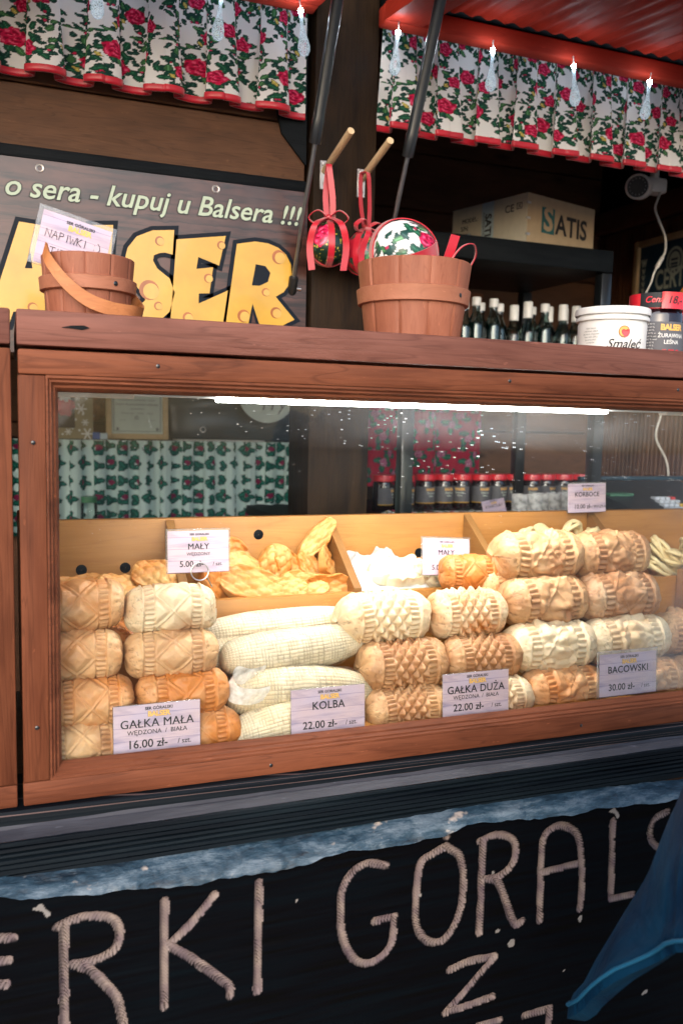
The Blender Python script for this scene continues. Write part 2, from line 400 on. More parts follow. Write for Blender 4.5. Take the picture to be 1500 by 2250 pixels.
def ledge():
    b = NB('black_ledge_with_wavy_grain')
    z = b.noise(b.co((.55, 2, 30)), 1.0, 2, .4, .8); ln = b.math('PINGPONG', b.math('MULTIPLY', z, 9.0), .5)
    col = b.mix(b.mr(ln, .0, .055, .8, 0), b.ramp(b.noise(b.co((4, 60, 90)), 1, 3), [(.3, (.003, .005, .008)), (.7, (.009, .013, .017))]), (.20, .13, .12))
    b.pr(Base_Color=col, Roughness=.5, Specular_IOR_Level=.12, Normal=b.bump(ln, .3, .002)); return b.m
M['ledge'] = ledge()
M['edgelight'] = wood('sky_highlight_edge', (.030, .031, .042), (.060, .060, .076), (.010, .010, .015), 0, .55, 1.2, .4, 0, .3, knots=False)  # sky highlight on the chamfer, put into a paler lilac grey
def bark():
    b = NB('sky_tinted_live_edge'); n = b.noise(b.co((15, 40, 70)), 1, 6, .75, .15); n2 = b.noise(b.co((26, 26, 40)), 1, 3)
    col = b.ramp(n, [(.34, (.004, .012, .022)), (.48, (.022, .052, .082)), (.62, (.11, .15, .19))])  # blue of the reflected sky put into the bark colour
    col = b.mix(b.mr(n2, .66, .72, 0, .9), col, (.46, .38, .33))
    b.pr(Base_Color=col, Roughness=.42, Coat_Weight=.25, Normal=b.bump(b.math('ADD', n, n2), .9, .004)); return b.m
M['bark'] = bark()
M['jacket'] = None
def jacket():
    b = NB('blue_nylon'); n = b.noise(b.co((5, 5, 3)), 2.2, 4, .6, .8)
    col = b.ramp(n, [(.3, (.001, .012, .036)), (.7, (.002, .036, .080))])
    b.pr(Base_Color=col, Roughness=.6, Specular_IOR_Level=.12, Normal=b.bump(n, .5, .02)); return b.m
M['jacket'] = jacket()
M['piping'] = plain('blue_piping', (.006, .09, .18), .5)
M['skin'] = plain('skin', (.58, .35, .25), .5, var=.05, Subsurface_Weight=.1)
M['trousers'] = plain('black_cloth', (.012, .012, .014), .85)
M['hair'] = plain('brown_hair', (.05, .028, .016), .6, var=.4, scale=90)
M['sole'] = plain('dark_shoe', (.02, .018, .016), .6)

# ------------------------------------------------------------ setting
mk('ground', [(-40, -40, 0), (40, -40, 0), (40, 40, 0), (-40, 40, 0)], [[0, 1, 2, 3]], M['ground'], smooth=0)['kind'] = 'structure'

# ------------------------------------------------------------ the stall
stall = thing('market_stall', 'dark wooden market stall with red hatches and a black carved front board', 'market stall', (0.4, .5, 0))
XL, XR, YB = -1.35, 2.1, 1.8
b = MB()
for i in range(14):                                        # rear wall of horizontal boards
    z = .1+i*.19; b.box(XL, XR+.03, YB, YB+.03, z, z+.186, bev=.004, seg=1)
b.build('rear_wall', M['dark'], stall)
MB().box(XL, XR+.03, YB+.031, YB+.045, .1, 2.70).build('light_block_backing', M['black'], stall)  # unseen board added to stop daylight leaking between the rear boards
MB().box(XR+.031, XR+.045, .45, YB, .1, 2.655).build('light_block_backing', M['black'], stall)  # same added light stop behind the panelled wall
b = MB()
for i in range(58):                                        # right wall of narrow vertical boards
    y = .6+i*.0215; b.box(XR, XR+.03, y, y+.0200, .1, 2.165, bev=.004, seg=1)
b.build('panelled_side_wall', M['darkv'], stall)
MB().box(XR-.03, XR+.03, .45, YB, 2.168, 2.245, bev=.005).build('wall_beam', M['beam'], stall)
MB().box(XR, XR+.03, .45, YB, 2.166, 2.655).build('gable_wall', M['black'], stall)
MB().box(XL-.03, XL, .45, YB, .1, 2.655).build('side_wall', M['black'], stall)
MB().box(XL, XR+.03, .3, YB+.03, 2.66, 2.70).build('ceiling', M['dark'], stall)
MB().box(XL-.2, XR+.2, -.35, YB+.3, 2.71, 2.76, bev=.01).build('roof', M['black'], stall)
for x in (.95, 1.55): MB().box(x, x+.07, .55, YB, 2.53, 2.655, bev=.005).build('rafter', M['dark'], stall)
MB().box(1.0, XR, 1.15, 1.25, 2.40, 2.525, bev=.005).build('cross_beam', M['dark'], stall)
MB().box(XL, XR, .55, YB, .1, .14).build('floor', M['dirt'], stall)
for xa, xb in ((XL, .508), (.636, XR)): MB().box(xa, xb, .46, .53, 2.18, 2.655).build('gable_board', M['black'], stall)
MB().box(.512, .632, .50, .62, .1, 2.655, bev=.004).build('post', M['post'], stall)
# lower front: ledge, ribbed board, live edge, carved board
def extr(prof, x0, x1, m, name, n=2, wob=None):
    xs = np.linspace(x0, x1, n); P = np.zeros((len(prof), n, 3))
    for i, (y, z) in enumerate(prof):
        P[i, :, 0] = xs; P[i, :, 1] = y; P[i, :, 2] = z
        if wob is not None: P[i, :, 2] += wob(i, xs); 
    return gridmesh(name, P[::-1], m, None, stall, stall.location, smooth=30)
extr([(.10, 1.0085), (-.007, 1.0085), (-.010, 1.005), (-.0105, .9935)], XL, 2.1, M['ledge'], 'ledge_board')
extr([(-.0105, .9934), (-.0125, .9905), (-.029, .9845)], XL, 2.1, M['edgelight'], 'highlight_chamfer', 240, lambda i, x: .0012*vn(np.stack([x*22, x*0+i, x*0], -1), 1, 4)*(i < 2))  # chamfer above the ribbed board, coloured lighter as its highlight
pr = [(-.0285, .984)]
for i in range(7):
    z0 = .984-.0062*i; pr += [(-.0325, z0-.0006), (-.0330, z0-.0042), (-.0268, z0-.0054)]
pr += [(-.028, .935)]
xs = np.linspace(-.5, 1.6, 2)
extr(pr, XL, 2.1, M['ribbed'], 'ribbed_board', 40, lambda i, x: .0006*np.sin(x*9+i*1.7)+.0004*np.sin(x*31+i))
NX = 700; xs = np.linspace(-.6, 1.6, NX)
topx = [-.6, -.015, .126, .267, .385, .50, .56, .689, .846, .93, 1.6]; topz = [.947, .947, .944, .941, .940, .946, .9455, .946, .937, .934, .936]
botx = [-.6, -.015, .031, .086, .128, .179, .233, .288, .376, .406, .469, .524, .55, .602, .674, .748, .866, 1.6]
botz = [.930, .936, .928, .921, .922, .913, .914, .913, .921, .920, .918, .921, .932, .930, .922, .923, .918, .92]
zt = np.interp(xs, topx, topz); zb = np.interp(xs, botx, botz)
q = np.stack([xs, xs*0, xs*0], 1)
zb = zb+.0022*fbm(q, 45, 3, 3); zt = zt+.001*fbm(q, 40, 5, 2)
rows = []
for k, t in enumerate(np.linspace(0, 1, 10)):
    z = zt+(zb-zt)*t; y = -.029-.028*t-.004*math.sin(math.pi*t)
    P = np.stack([xs, np.full(NX, y), z], 1); nz = fbm(P*np.array([1, 1, 2.5]), 55, 9, 3)
    P[:, 1] += .0022*nz; rows.append(P)
P = np.stack([xs, np.full(NX, -.050), zb-.0015], 1); rows.append(P)
gridmesh('live_edge', np.array(rows)[::-1], M['bark'], None, stall, stall.location, smooth=50)
# carved board: the letters are grooves cut through the black stain into pale wood
LET = [[(-.16, .895), (-.19, .905), (-.225, .895), (-.23, .87), (-.20, .845), (-.165, .825), (-.155, .795), (-.18, .77), (-.215, .772), (-.235, .785)], [(-.11, .90), (-.06, .895), (-.003, .886)], [(-.11, .895), (-.11, .77)], [(-.11, .868), (-.008, .861)], [(-.11, .772), (-.011, .777)], [(-.05, .840), (-.011, .834)],
 [(.05, .889), (.049, .765), (.049, .735)], [(.043, .889), (.061, .895), (.085, .894), (.103, .886), (.110, .869), (.103, .85), (.083, .842), (.058, .842)],
 [(.058, .842), (.075, .833), (.092, .813), (.107, .789), (.114, .755)],
 [(.16, .897), (.16, .768)], [(.218, .894), (.195, .868), (.168, .845)], [(.164, .843), (.188, .824), (.22, .794), (.237, .775), (.238, .763)],
 [(.272, .9), (.272, .762)],
 [(.438, .893), (.416, .9), (.395, .894), (.38, .873), (.378, .847), (.38, .816), (.392, .784), (.411, .767), (.432, .769), (.449, .787), (.452, .82)], [(.453, .822), (.425, .821)],
 [(.523, .905), (.502, .897), (.486, .885), (.482, .836), (.484, .805), (.495, .784), (.513, .774), (.53, .78), (.546, .808), (.551, .852), (.544, .887), (.523, .905)], [(.523, .9185), (.524, .920)],
 [(.578, .905), (.578, .775)], [(.573, .904), (.596, .909), (.619, .902), (.629, .886), (.625, .864), (.606, .85), (.585, .849)], [(.585, .849), (.603, .842), (.617, .811), (.633, .777), (.645, .778)],
 [(.673, .774), (.671, .83), (.672, .889), (.685, .904), (.704, .905), (.727, .89), (.736, .858), (.74, .811), (.739, .778)], [(.674, .843), (.732, .846)],
 [(.787, .899), (.791, .783)], [(.791, .783), (.83, .783)], [(.884, .899), (.862, .892), (.854, .873), (.861, .855), (.889, .833), (.908, .809), (.893, .783), (.869, .781)],
 [(.93, .90), (.93, .78)], [(.985, .90), (.93, .84), (.985, .78)], [(1.03, .90), (1.03, .78)], [(1.13, .9), (1.075, .9), (1.075, .78), (1.13, .78)], [(1.075, .842), (1.12, .842)],
 [(.535, .731), (.565, .737), (.603, .736)], [(.603, .734), (.531, .671)], [(.531, .671), (.565, .674), (.602, .678)],
 [(.581, .639), (.616, .640)], [(.656, .637), (.697, .638)], [(.697, .637), (.693, .56)], [(.588, .639), (.586, .56)]]
bx = np.arange(-.34, 1.20, .0014); bz = np.arange(.945, .55, -.0014)
GX, GZ = np.meshgrid(bx, bz); GZ = np.minimum(GZ, np.interp(GX, xs, zb)+.0005); best = np.full(GX.shape, 9.0); along = np.zeros(GX.shape); side = np.zeros(GX.shape)
for st in LET:
    cur = catmull([(*p, 0) for p in st], 6)[:, :2] if len(st) > 2 else np.array(st)
    s0 = rng.random()*.01
    for p, q_ in zip(cur[:-1], cur[1:]):
        d = q_-p; L = np.hypot(*d)+1e-9
        t = np.clip(((GX-p[0])*d[0]+(GZ-p[1])*d[1])/L**2, 0, 1)
        dx = GX-p[0]-t*d[0]; dz = GZ-p[1]-t*d[1]; di = np.hypot(dx, dz); m = di < best
        best = np.where(m, di, best); along = np.where(m, s0+t*L, along); side = np.where(m, (dx*d[1]-dz*d[0])/L, side); s0 += L
PX = np.stack([GX, GZ, GX*0], -1)
wid = .0052+.0008*fbm(PX, 60, 2, 2)
ins = smooth01(wid-best, -.0009, .0009)
g = np.clip(best/.0058, 0, 1)
ph = (along*230+side*190) % 1.0; notch = np.exp(-((ph-.5)/.16)**2)*(.55+.6*(fbm(PX, 25, 6, 1) > -.1))
Yp = -.052+.0006*fbm(PX*np.array([.25, 3, 1]), 25, 4, 3)+ins*(.0062*(1-g**2)+.0022*notch*(g < .95))
pale = np.stack([.205+.07*fbm(PX, 80, 1, 2), .158+.06*fbm(PX, 80, 1, 2), .152+.04*fbm(PX, 80, 1, 2)], -1)
pale = pale*(1-.6*(notch*(g < .97)))[..., None]
dk = np.array([.0012, .0024, .0036])*(1+.5*fbm(PX*np.array([.3, 6, 1]), 30, 8, 3))[..., None]
chip = (fbm(PX, 42, 12, 2) > 1.02)
col = np.where(ins[..., None] > .5, pale, np.where(chip[..., None], np.array([.22, .2, .19]), dk)).clip(.002, 1)
def carved():
    b_ = NB('carved_black_board'); a = b_.n('Attribute', 0, {'attribute_name': 'Col'}); n = b_.noise(b_.co((6, 60, 130)), 1, 4)
    x = b_.n('SeparateColor', 0, Color=a)
    b_.pr(Base_Color=a, Roughness=b_.mr(x, .05, .2, .6, .75), Specular_IOR_Level=.03, Normal=b_.bump(n, .35, .002)); return b_.m
gridmesh('carved_board', np.stack([GX, Yp, GZ], -1)[::-1], carved(), col[::-1], stall, stall.location, smooth=60)
for q_ in ((XL, -.341, -.052, 0, .551, .945), (1.199, 2.1, -.052, 0, .551, .945), (XL, 2.1, -.050, .0, .12, .5495)): MB().box(*q_).build('lower_front_board', M['black'], stall)
MB().box(XL, 2.1, .02, .46, .975, 1.003).build('counter_base', M['dark'], stall)

# red hatch flaps propped open over the two bays
def flap(x0, x1, label):
    t = thing('red_hatch_flap', label, 'hatch flap', ((x0+x1)/2, .45, 2.15), group='red hatches of the stall')
    MB().box(x0, x1, .445, .475, 2.139, 2.171, bev=.003).build('hinge_rail', M['redx'], t)
    sl_ = math.tan(rad(-8)); L = .34
    n = int((x1-x0)/.0345); k = 6
    xs_ = np.linspace(x0, x1, n*k+1); u = np.linspace(0, 1, n*k+1)*n % 1
    hump = .0024*np.clip(np.sin(u*2*np.pi)*1.6, -1, 1)
    P = []
    for y in (.4445, .4445-L):
        P.append(np.stack([xs_, np.full_like(xs_, y), 2.178+(y-.4445)*-sl_+hump], 1))
    for y in (.4445-L, .4445):
        P.append(np.stack([xs_, np.full_like(xs_, y), 2.190+(y-.4445)*-sl_+hump], 1))
    gridmesh('corrugated_panel', np.array(P), M['red'], None, t, t.location, smooth=50)
    for xa, xb in ((x0, x0+.072), (x1-.072, x1)):
        V = []
        for y in (.444, .4445-L):
            zz = 2.171+(y-.4445)*-sl_
            V += [(xa, y, zz), (xb, y, zz), (xb, y, zz-.030), (xa, y, zz-.030)]
        mk('side_rail', V, [[0, 1, 2, 3], [7, 6, 5, 4], [0, 4, 5, 1], [1, 5, 6, 2], [2, 6, 7, 3], [3, 7, 4, 0]], M['red'], None, t, t.location, 0)
    zz = 2.171+(-L)*-sl_
    MB().box(x0, x1, .4445-L-.03, .4445-L, zz-.030, zz+.02, bev=.003).build('outer_rail', M['redx'], t)
flap(.618, 2.05, 'red corrugated hatch flap propped open over the bay with the cardboard box')
flap(-1.3, .497, 'red hatch flap over the bay with the yellow lettered banner, only its corner showing')
def strut(x, side, label):
    t = thing('gas_strut', label, 'gas strut', (x, .512, 1.686), group='gas struts of the hatches')
    p0 = np.array([x, .512, 1.686]); d = np.array([0, -.205, .407])
    MB().tube([p0+d*.04, p0+d*.56], .0042, 12).build('piston_rod', M['rod'], t)
    MB().tube([p0+d*.54, p0+d*.56, p0+d*.565, p0+d*.62, p0+d*.625, p0+d*1.13], [.010, .0105, .0105, .0105, .0095, .0095], 16).build('cylinder', M['blackmetal'], t)
    MB().tube([p0-d*.025, p0-d*.015, p0+d*.045, p0+d*.05], [.006, .0085, .0085, .006], 12).build('end_joint', M['blackplastic'], t)
    MB().tube([p0+np.array([side*.004, 0, 0]), p0+np.array([side*.016, 0, 0])], .004, 10).build('ball_stud', M['metal'], t)
strut(.480, 1, 'black gas strut beside the banner, its lower joint hanging in view')
strut(.648, -1, 'black gas strut beside the post, its rod ending behind the white floral egg')

# ------------------------------------------------------------ printed cotton
def paint(u, v, style, seed=0):
    """colour of a printed flower fabric at cloth position (u,v) metres"""
    T = {'valance': (.118, .132), 'green': (.098, .100), 'redf': (.13, .13)}[style]
    if style == 'valance': u = u/.92; v = v/.92
    if style == 'green': u = u/.98; v = v/.98
    shift = np.floor(v/T[1]); uu = (u+shift*T[0]*.5) % T[0]; vv = v % T[1]
    PN = np.stack([u, v, u*0+seed], -1); wob = fbm(PN, 260, 1, 2)*.0022
    if style == 'redf': c = np.zeros(u.shape+(3,))+np.array([.42, .012, .05])
    else: c = np.zeros(u.shape+(3,))+(np.array([.84, .85, .86]) if style == 'valance' else np.array([.60, .76, .73]))
    def W_(a, b_, ca, cb):
        du = (a-ca+T[0]/2) % T[0]-T[0]/2; dv = (b_-cb+T[1]/2) % T[1]-T[1]/2; return du, dv
    def ell(cu, cv, ra, rb, ang, colr, edge=None):
        nonlocal c
        du, dv = W_(uu, vv, cu, cv); x = du*math.cos(ang)+dv*math.sin(ang); y = -du*math.sin(ang)+dv*math.cos(ang)
        d = np.sqrt((x/ra)**2+(y/rb)**2)+wob/min(ra, rb)*.6
        if edge is not None:
            m = d < 1.25; c[m] = edge
        m = d < 1; c[m] = colr
        m = (np.abs(y) < rb*.12) & (d < .8); c[m] = np.minimum(np.array(colr)*2.2+.02, .8)
    G1, G2, G3 = (.012, .085, .045), (.010, .050, .040), (.05, .16, .06)
    def vine(pts, col_, w):
        nonlocal c
        for i in range(len(pts)-1):
            for t in np.linspace(0, 1, 7)[:-1]:
                cu = pts[i][0]+(pts[i+1][0]-pts[i][0])*t; cv = pts[i][1]+(pts[i+1][1]-pts[i][1])*t
                k = i*6+t*6; du, dv = W_(uu, vv, cu+.0022*math.sin(k*2.1), cv+.0022*math.cos(k*1.7))
                m = du*du+dv*dv < (w*(1.15+.5*math.sin(k*2.3)))**2; c[m] = col_
    def rose(cu, cv, r, c1, c2, c3):
        nonlocal c
        du, dv = W_(uu, vv, cu, cv); d = np.hypot(du, dv)/r; a = np.arctan2(dv, du)
        lob = 1+.09*np.sin(a*5+cu*90)+wob/r
        m = d < lob; tone = np.sin(d*11+1.5*np.sin(a*3+d*4))*.5+np.sin(a*5+d*9)*.35
        cc = np.where((tone > .45)[..., None], np.array(c3), np.where((tone < -.25)[..., None], np.array(c2), np.array(c1)))
        c = np.where(m[..., None], cc, c)
    if style in ('valance',):
        T0, T1 = T
        for k in range(6):                                # thin wandering vines with little leaves on both sides
            u0 = T0*(k+.5)/6+.004*math.sin(k*5); pts = [(u0+.007*math.sin(q_*1.9+k*2.3), T1*(k*.37+q_/5*.62)) for q_ in range(6)]
            vine(pts, G2, .0020)
            for q_, (pu, pv) in enumerate(pts):
                sgn = 1 if (q_+k) % 2 else -1
                ell(pu+sgn*.0052, pv+.002, .0064, .0034, sgn*.7+k*.3, G1 if q_ % 2 else G3, G2); ell(pu-sgn*.0048, pv-.005, .0052, .0029, -sgn*.9+k, G2)
                if q_ % 3 == 1: ell(pu+sgn*.003, pv+.008, .0019, .0019, 0, (.52, .02, .08), (.08, .01, .02))
        for ru, rv, rr_ in ((.030, .030, .0145), (.088, .052, .0120), (.046, .096, .0125), (.104, .112, .0110)):
            for k in range(5): ell(ru+rr_*1.12*math.cos(k*1.26+ru*60), rv+rr_*1.12*math.sin(k*1.26+ru*60), .0062, .0036, k*1.26+ru*60, G1, G2)
            ell(ru-rr_*1.2, rv+rr_*.9, .0045, .0024, 1.0, (.55, .42, .10), G2)
            rose(ru, rv, rr_, (.60, .010, .075), (.26, .004, .03), (.80, .10, .22))
    elif style == 'green':
        for cu, cv in ((.022, .024), (.070, .066)):
            for k in range(7): ell(cu+(.013+.003*math.sin(k*5))*math.cos(k*.9), cv+(.013+.003*math.cos(k*4))*math.sin(k*.9), .0098, .0060, k*1.3+.4, (.008, .12, .085), (.006, .06, .05))
            rose(cu+.002, cv-.003, .0075, (.26, .012, .07), (.12, .01, .05), (.34, .04, .11)); 
        for cu, cv in ((.066, .016), (.020, .074)):
            for k in range(3): ell(cu+.006*math.cos(k*2.1), cv+.005*math.sin(k*2.1), 0.0105, .0068, k*2.1, (.008, .11, .08), (.006, .06, .05))
    else:
        for cu, cv in ((.03, .04), (.09, .085), (.06, .01)):
            for k in range(4): ell(cu+.022*math.cos(k*1.6+cu*9), cv+.02*math.sin(k*1.6+cu*9), .013, .008, k*1.6, (.02, .12, .07), (.02, .05, .10))
            rose(cu, cv, .014, (.50, .14, .28), (.30, .04, .14), (.62, .30, .42))
    return c
def pleated(name, label, x0, x1, z0, z1, y, style, lam, amp, nu, nv, amp_top=.35, trim=None, ratio=1.5, loc=None, group=None, seed=0, om=.15, hemnoise=.003):
    u = np.linspace(0, 1, nu); n = (x1-x0)/lam
    PU = np.stack([u*n*1.7, u*0+seed, u*0], -1)
    ph = u*n+.10*vn(PU, 1, seed)
    v = np.linspace(0, 1, nv)                      # 0 top .. 1 bottom
    Vv, U = np.meshgrid(v, u, indexing='ij'); PH = np.meshgrid(v, ph, indexing='ij')[1]
    a = amp_top+(1-amp_top)*Vv**1.6
    loc_amp = 1+.35*vn(np.stack([np.floor(PH+.5)*1.37, PH*0+seed, PH*0], -1), 1, 4)
    X = x0+(PH+om*np.minimum(.45+a*.75, 1.15)*np.sin(4*np.pi*PH))*lam
    X += .004*Vv*np.sin(U*23+seed)
    Yy = y+amp*a*loc_amp*(np.cos(2*np.pi*PH)+.18*np.sin(6*np.pi*PH+seed))
    Z = z1-(z1-z0)*Vv+hemnoise*Vv*vn(np.stack([U*n*1.1, U*0, U*0], -1), 1, seed+9)
    t = thing(name, label, 'curtain', ((x0+x1)/2, y, z1), group=group)
    cu = u*(x1-x0)*ratio; C, D = np.meshgrid(cu, v*(z1-z0), indexing='xy')
    col = paint(C, D, style, seed)
    P = np.stack([X, Yy, Z], -1)
    gridmesh('pleated_cloth', P[::-1], M['fabric' if style == 'valance' else 'cotton'], col[::-1], t, t.location)
    if trim:
        bot = P[-1]; mb = MB(); T = np.gradient(bot, axis=0); N = np.stack([T[:, 1], -T[:, 0], 0*T[:, 0]], 1); N /= np.linalg.norm(N, axis=1)[:, None]+1e-9
        h = .0100; rows = [bot+N*.0022+[0, 0, .001], bot+N*.0026+[0, 0, -h*.5], bot+N*.0018+[0, 0, -h], bot-N*.0018+[0, 0, -h], bot-N*.0026+[0, 0, -h*.5], bot-N*.0022+[0, 0, .001]]
        gridmesh('red_satin_trim', np.array([np.asarray(r_) for r_ in rows]), M['redsat'], None, t, t.location)
    return t
pleated('valance_curtain', 'white rose print valance with red trim above the banner', -.55, .490, 1.990, 2.185, .500, 'valance', .094, .015, 1500, 170, trim=1, amp_top=.10, group='rose print valances', seed=1)
pleated('valance_curtain', 'white rose print valance with red trim above the cardboard box', .640, 1.72, 1.990, 2.185, .500, 'valance', .086, .015, 1500, 170, trim=1, amp_top=.10, group='rose print valances', seed=5)
pleated('counter_curtain', 'mint curtain with dark green leaves hiding the rear counter', -.35, .845, 1.12, 1.385, 1.50, 'green', .062, .013, 1000, 170, .5, ratio=1.35, seed=2, om=.09)
pleated('red_floral_cloth', 'crimson cloth with violet flowers hanging behind the jam jars', .90, 1.52, 1.24, 1.62, 1.62, 'redf', .16, .012, 260, 120, .8, ratio=1.2, seed=3, om=.03)

# ------------------------------------------------------------ drop lamps under the hatch rails
def lamp():
    t = thing('drop_lamp', 'x', 'hanging lamp', (0, 0, 0), group='teardrop lamps along the valances')
    MB().tube([(0, 0, 0), (0, 0, .019)], .0012, 6).build('wire', M['white'], t, (0, 0, 0))
    pr_ = [(.0005, .0005), (.0030, .001), (.0034, -.006), (.0030, -.014), (.0034, -.024), (.0052, -.034), (.0082, -.045), (.0102, -.054), (.0096, -.062), (.006, -.068), (.0005, -.070)]
    MB().lathe(pr_[::-1], n=18).build('teardrop_bulb', drop_mat(), t, (0, 0, 0), smooth=180)
    V = [(0, 0, 0)]
    MB().lathe([(.0005, .0055), (.0035, .004), (.0042, .001), (.0035, -.002), (.0005, -.003)][::-1], n=12).build('led_tip', M['tip'], t, (0, 0, 0), smooth=180)
    return t
def drop_mat():
    b_ = NB('speckled_glowing_drop'); v = b_.co(); n = b_.n('TexVoronoi', 0, Vector=v, Scale=520.0)
    b_.pr(Base_Color=(.35, .42, .46), Roughness=.2, Emission_Color=b_.ramp(n, [(.1, (.12, .22, .3)), (.5, (.75, .9, 1))]), Emission_Strength=b_.mr(n, .1, .6, .02, .30))
    tr = b_.n('BsdfTransparent', Color=(.9, .95, 1)); b_.t.links.new(b_.n('MixShader', i0=b_.mr(n, .1, .55, .08, .5), i1=tr, i2=b_.p.outputs[0]), b_.out.inputs[0])
    return b_.m
l0 = lamp()
LS = [((.137, 2.118), 'teardrop lamp left of the others on the banner valance'), ((.327, 2.118), 'teardrop lamp near the middle of the banner valance'), ((.459, 2.118), 'teardrop lamp on the banner valance nearest the post'),
      ((.634, 2.114), 'teardrop lamp beside the post on the cardboard box side'), ((.820, 2.116), 'second teardrop lamp from the post on the cardboard box side'), ((.993, 2.117), 'third teardrop lamp from the post on the cardboard box side'), ((1.168, 2.116), 'fourth teardrop lamp from the post, above the security camera')]
for i, ((x, z), lb) in enumerate(LS):
    if i == 0: l0.location = (x, .425, z); l0['label'] = lb
    else: dup(l0, (x, .425, z), (0, rad(7*math.sin(i*2.3)), 0), lb)

# ------------------------------------------------------------ banner hung beside the post
t = thing('cheese_banner', 'wood grain banner with big yellow cheese letters and a pale slogan', 'banner', (.2, .5120, 1.56))
MB().box(-.75, .5065, .5120, .5135, 1.55, 1.855).build('sheet', M['banner'], t)
c_ = np.array([0.2450, .5112, 1.81])
b = MB(); b.text('o sera - kupuj u Balsera !!!', .0462, c_, .045, .28, sx=1.0); b.build('slogan_outline_text', M['ink'], t, smooth=0)
MB().text('o sera - kupuj u Balsera !!!', .0462, c_+[0, -.0007, 0], .012, .28, sx=1.0).build('slogan_text', M['paleink'], t, smooth=0)
YEL = {'R': [(0.3776, 1.7541), (0.41, 1.7612), (0.4336, 1.7601), (0.4528, 1.7541), (0.4671, 1.7436), (0.4764, 1.7271), (0.478, 1.7107), (0.4742, 1.6931), (0.4637, 1.6783), (0.4489, 1.669), (0.4846, 1.6311), (0.4648, 1.6207), (0.4583, 1.6075), (0.4247, 1.6059), (0.4067, 1.6541), (0.3957, 1.5982), (0.3567, 1.5982)],
 'E': [(0.2728, 1.7518), (0.3578, 1.7656), (0.3463, 1.7145), (0.3101, 1.726), (0.3068, 1.7057), (0.3359, 1.7107), (0.3299, 1.6662), (0.3112, 1.6646), (0.3112, 1.6476), (0.3622, 1.6734), (0.3507, 1.5927), (0.2613, 1.5927)],
 'S': [(0.2689, 1.7667), (0.2662, 1.726), (0.2535, 1.7282), (0.2442, 1.7266), (0.2349, 1.7223), (0.2333, 1.7134), (0.2404, 1.7008), (0.2613, 1.686), (0.27, 1.6619), (0.2613, 1.6305), (0.2366, 1.6059), (0.2058, 1.5938), (0.1894, 1.5949), (0.1965, 1.6377), (0.2135, 1.6405), (0.2206, 1.6465), (0.2184, 1.6563), (0.1987, 1.675), (0.1883, 1.6887), (0.1855, 1.7052), (0.1916, 1.7305), (0.2063, 1.7502), (0.2327, 1.7628)],
 'A': [(0.0225, 1.7557), (0.0554, 1.7535), (0.0615, 1.5927), (0.0269, 1.5927), (0.0242, 1.6147), (0.0121, 1.6141), (0.005, 1.5927), (-0.029, 1.5927), (-0.0148, 1.6372)],
 'L': [(0.1329, 1.7612), (0.1685, 1.765), (0.1613, 1.6723), (0.1894, 1.6695), (0.1833, 1.5954), (0.1246, 1.5954)],
 'B': [(-0.1098, 1.7518), (-0.0549, 1.7574), (-0.0411, 1.7353), (-0.0522, 1.697), (-0.0357, 1.6585), (-0.0494, 1.6037), (-0.0714, 1.5927), (-0.1152, 1.5927)]}
def grow(pts, d):
    p = np.array(pts); n = len(p); a = .5*sum(p[i][0]*p[(i+1) % n][1]-p[(i+1) % n][0]*p[i][1] for i in range(n)); s = 1 if a > 0 else -1; out = []
    for i in range(n):
        e1 = p[i]-p[i-1]; e2 = p[(i+1) % n]-p[i]; n1 = s*np.array([e1[1], -e1[0]])/np.hypot(*e1); n2 = s*np.array([e2[1], -e2[0]])/np.hypot(*e2)
        m = n1+n2; m /= np.hypot(*m)+1e-9; out.append(p[i]+m*d/max(.55, m@n1))
    return out
ob = MB(); yb = MB()
for k, p in YEL.items():
    ob.poly(grow(p, .0072), .5106, .5117); yb.poly(p, .5097, .5105)
for p in [[(0.4117, 1.7223), (0.4292, 1.7206), (0.4385, 1.7096), (0.4341, 1.6937), (0.4193, 1.686), (0.405, 1.6855)], [(0.0301, 1.6838), (0.039, 1.7113), (0.0417, 1.6844)]]:
    ob.poly(p, .5092, .5096)
ob.build('letter_outline', M['navy'], t, smooth=0); ltr = yb.build('cheese_letters', M['yellow'], t, smooth=0)
for (x, z, r_) in [(0.2267, 1.6641, 0.0165), (0.242, 1.6388, 0.0071), (0.3496, 1.7491, 0.0071), (0.4533, 1.7381, 0.0121), (0.4303, 1.6756, 0.0071), (0.4495, 1.641, 0.0099), (0.3907, 1.6316, 0.011), (0.2925, 1.6229, 0.0088), (0.3277, 1.6915, 0.0077), (0.0411, 1.6229, 0.0077), (0.2442, 1.7464, 0.0077)]:
    a = np.linspace(0, 2*np.pi, 21)[:-1]
    hb = MB(); hb.poly([(x+r_*math.cos(q_), z+r_*math.sin(q_)) for q_ in a], .5091, .5096, 0)
    hb.poly([(x+r_*.2+r_*.80*math.cos(q_), z-r_*.12+r_*.80*math.sin(q_)) for q_ in a], .5085, .5090, 1)
    hb.build('cheese_hole', [M['hole'], M['hole2']], ltr, t.location, smooth=0)
for x in (0.0549, 0.3403): MB().lathe([(.004, 0), (.006, .0006), (.007, 0)], (x, .5113, 1.8424), 14, M=Matrix.Rotation(rad(90), 4, 'X')).build('eyelet', M['zinc'], t)
for i in range(3): MB().box(XL, .506, .530, .548, 1.872+.105*i, 1.9745+.105*i, bev=.002, seg=1).build('plank', M['plank'], stall)
MB().poly([(.40, 2.18), (.506, 2.18), (.506, 1.905), (.46, 1.955)], .524, .5295).build('corner_brace', M['black'], stall, smooth=0)
MB().box(XL, .506, .515, .56, 1.8561, 1.8759, bev=.003).build('banner_batten', M['black'], stall)
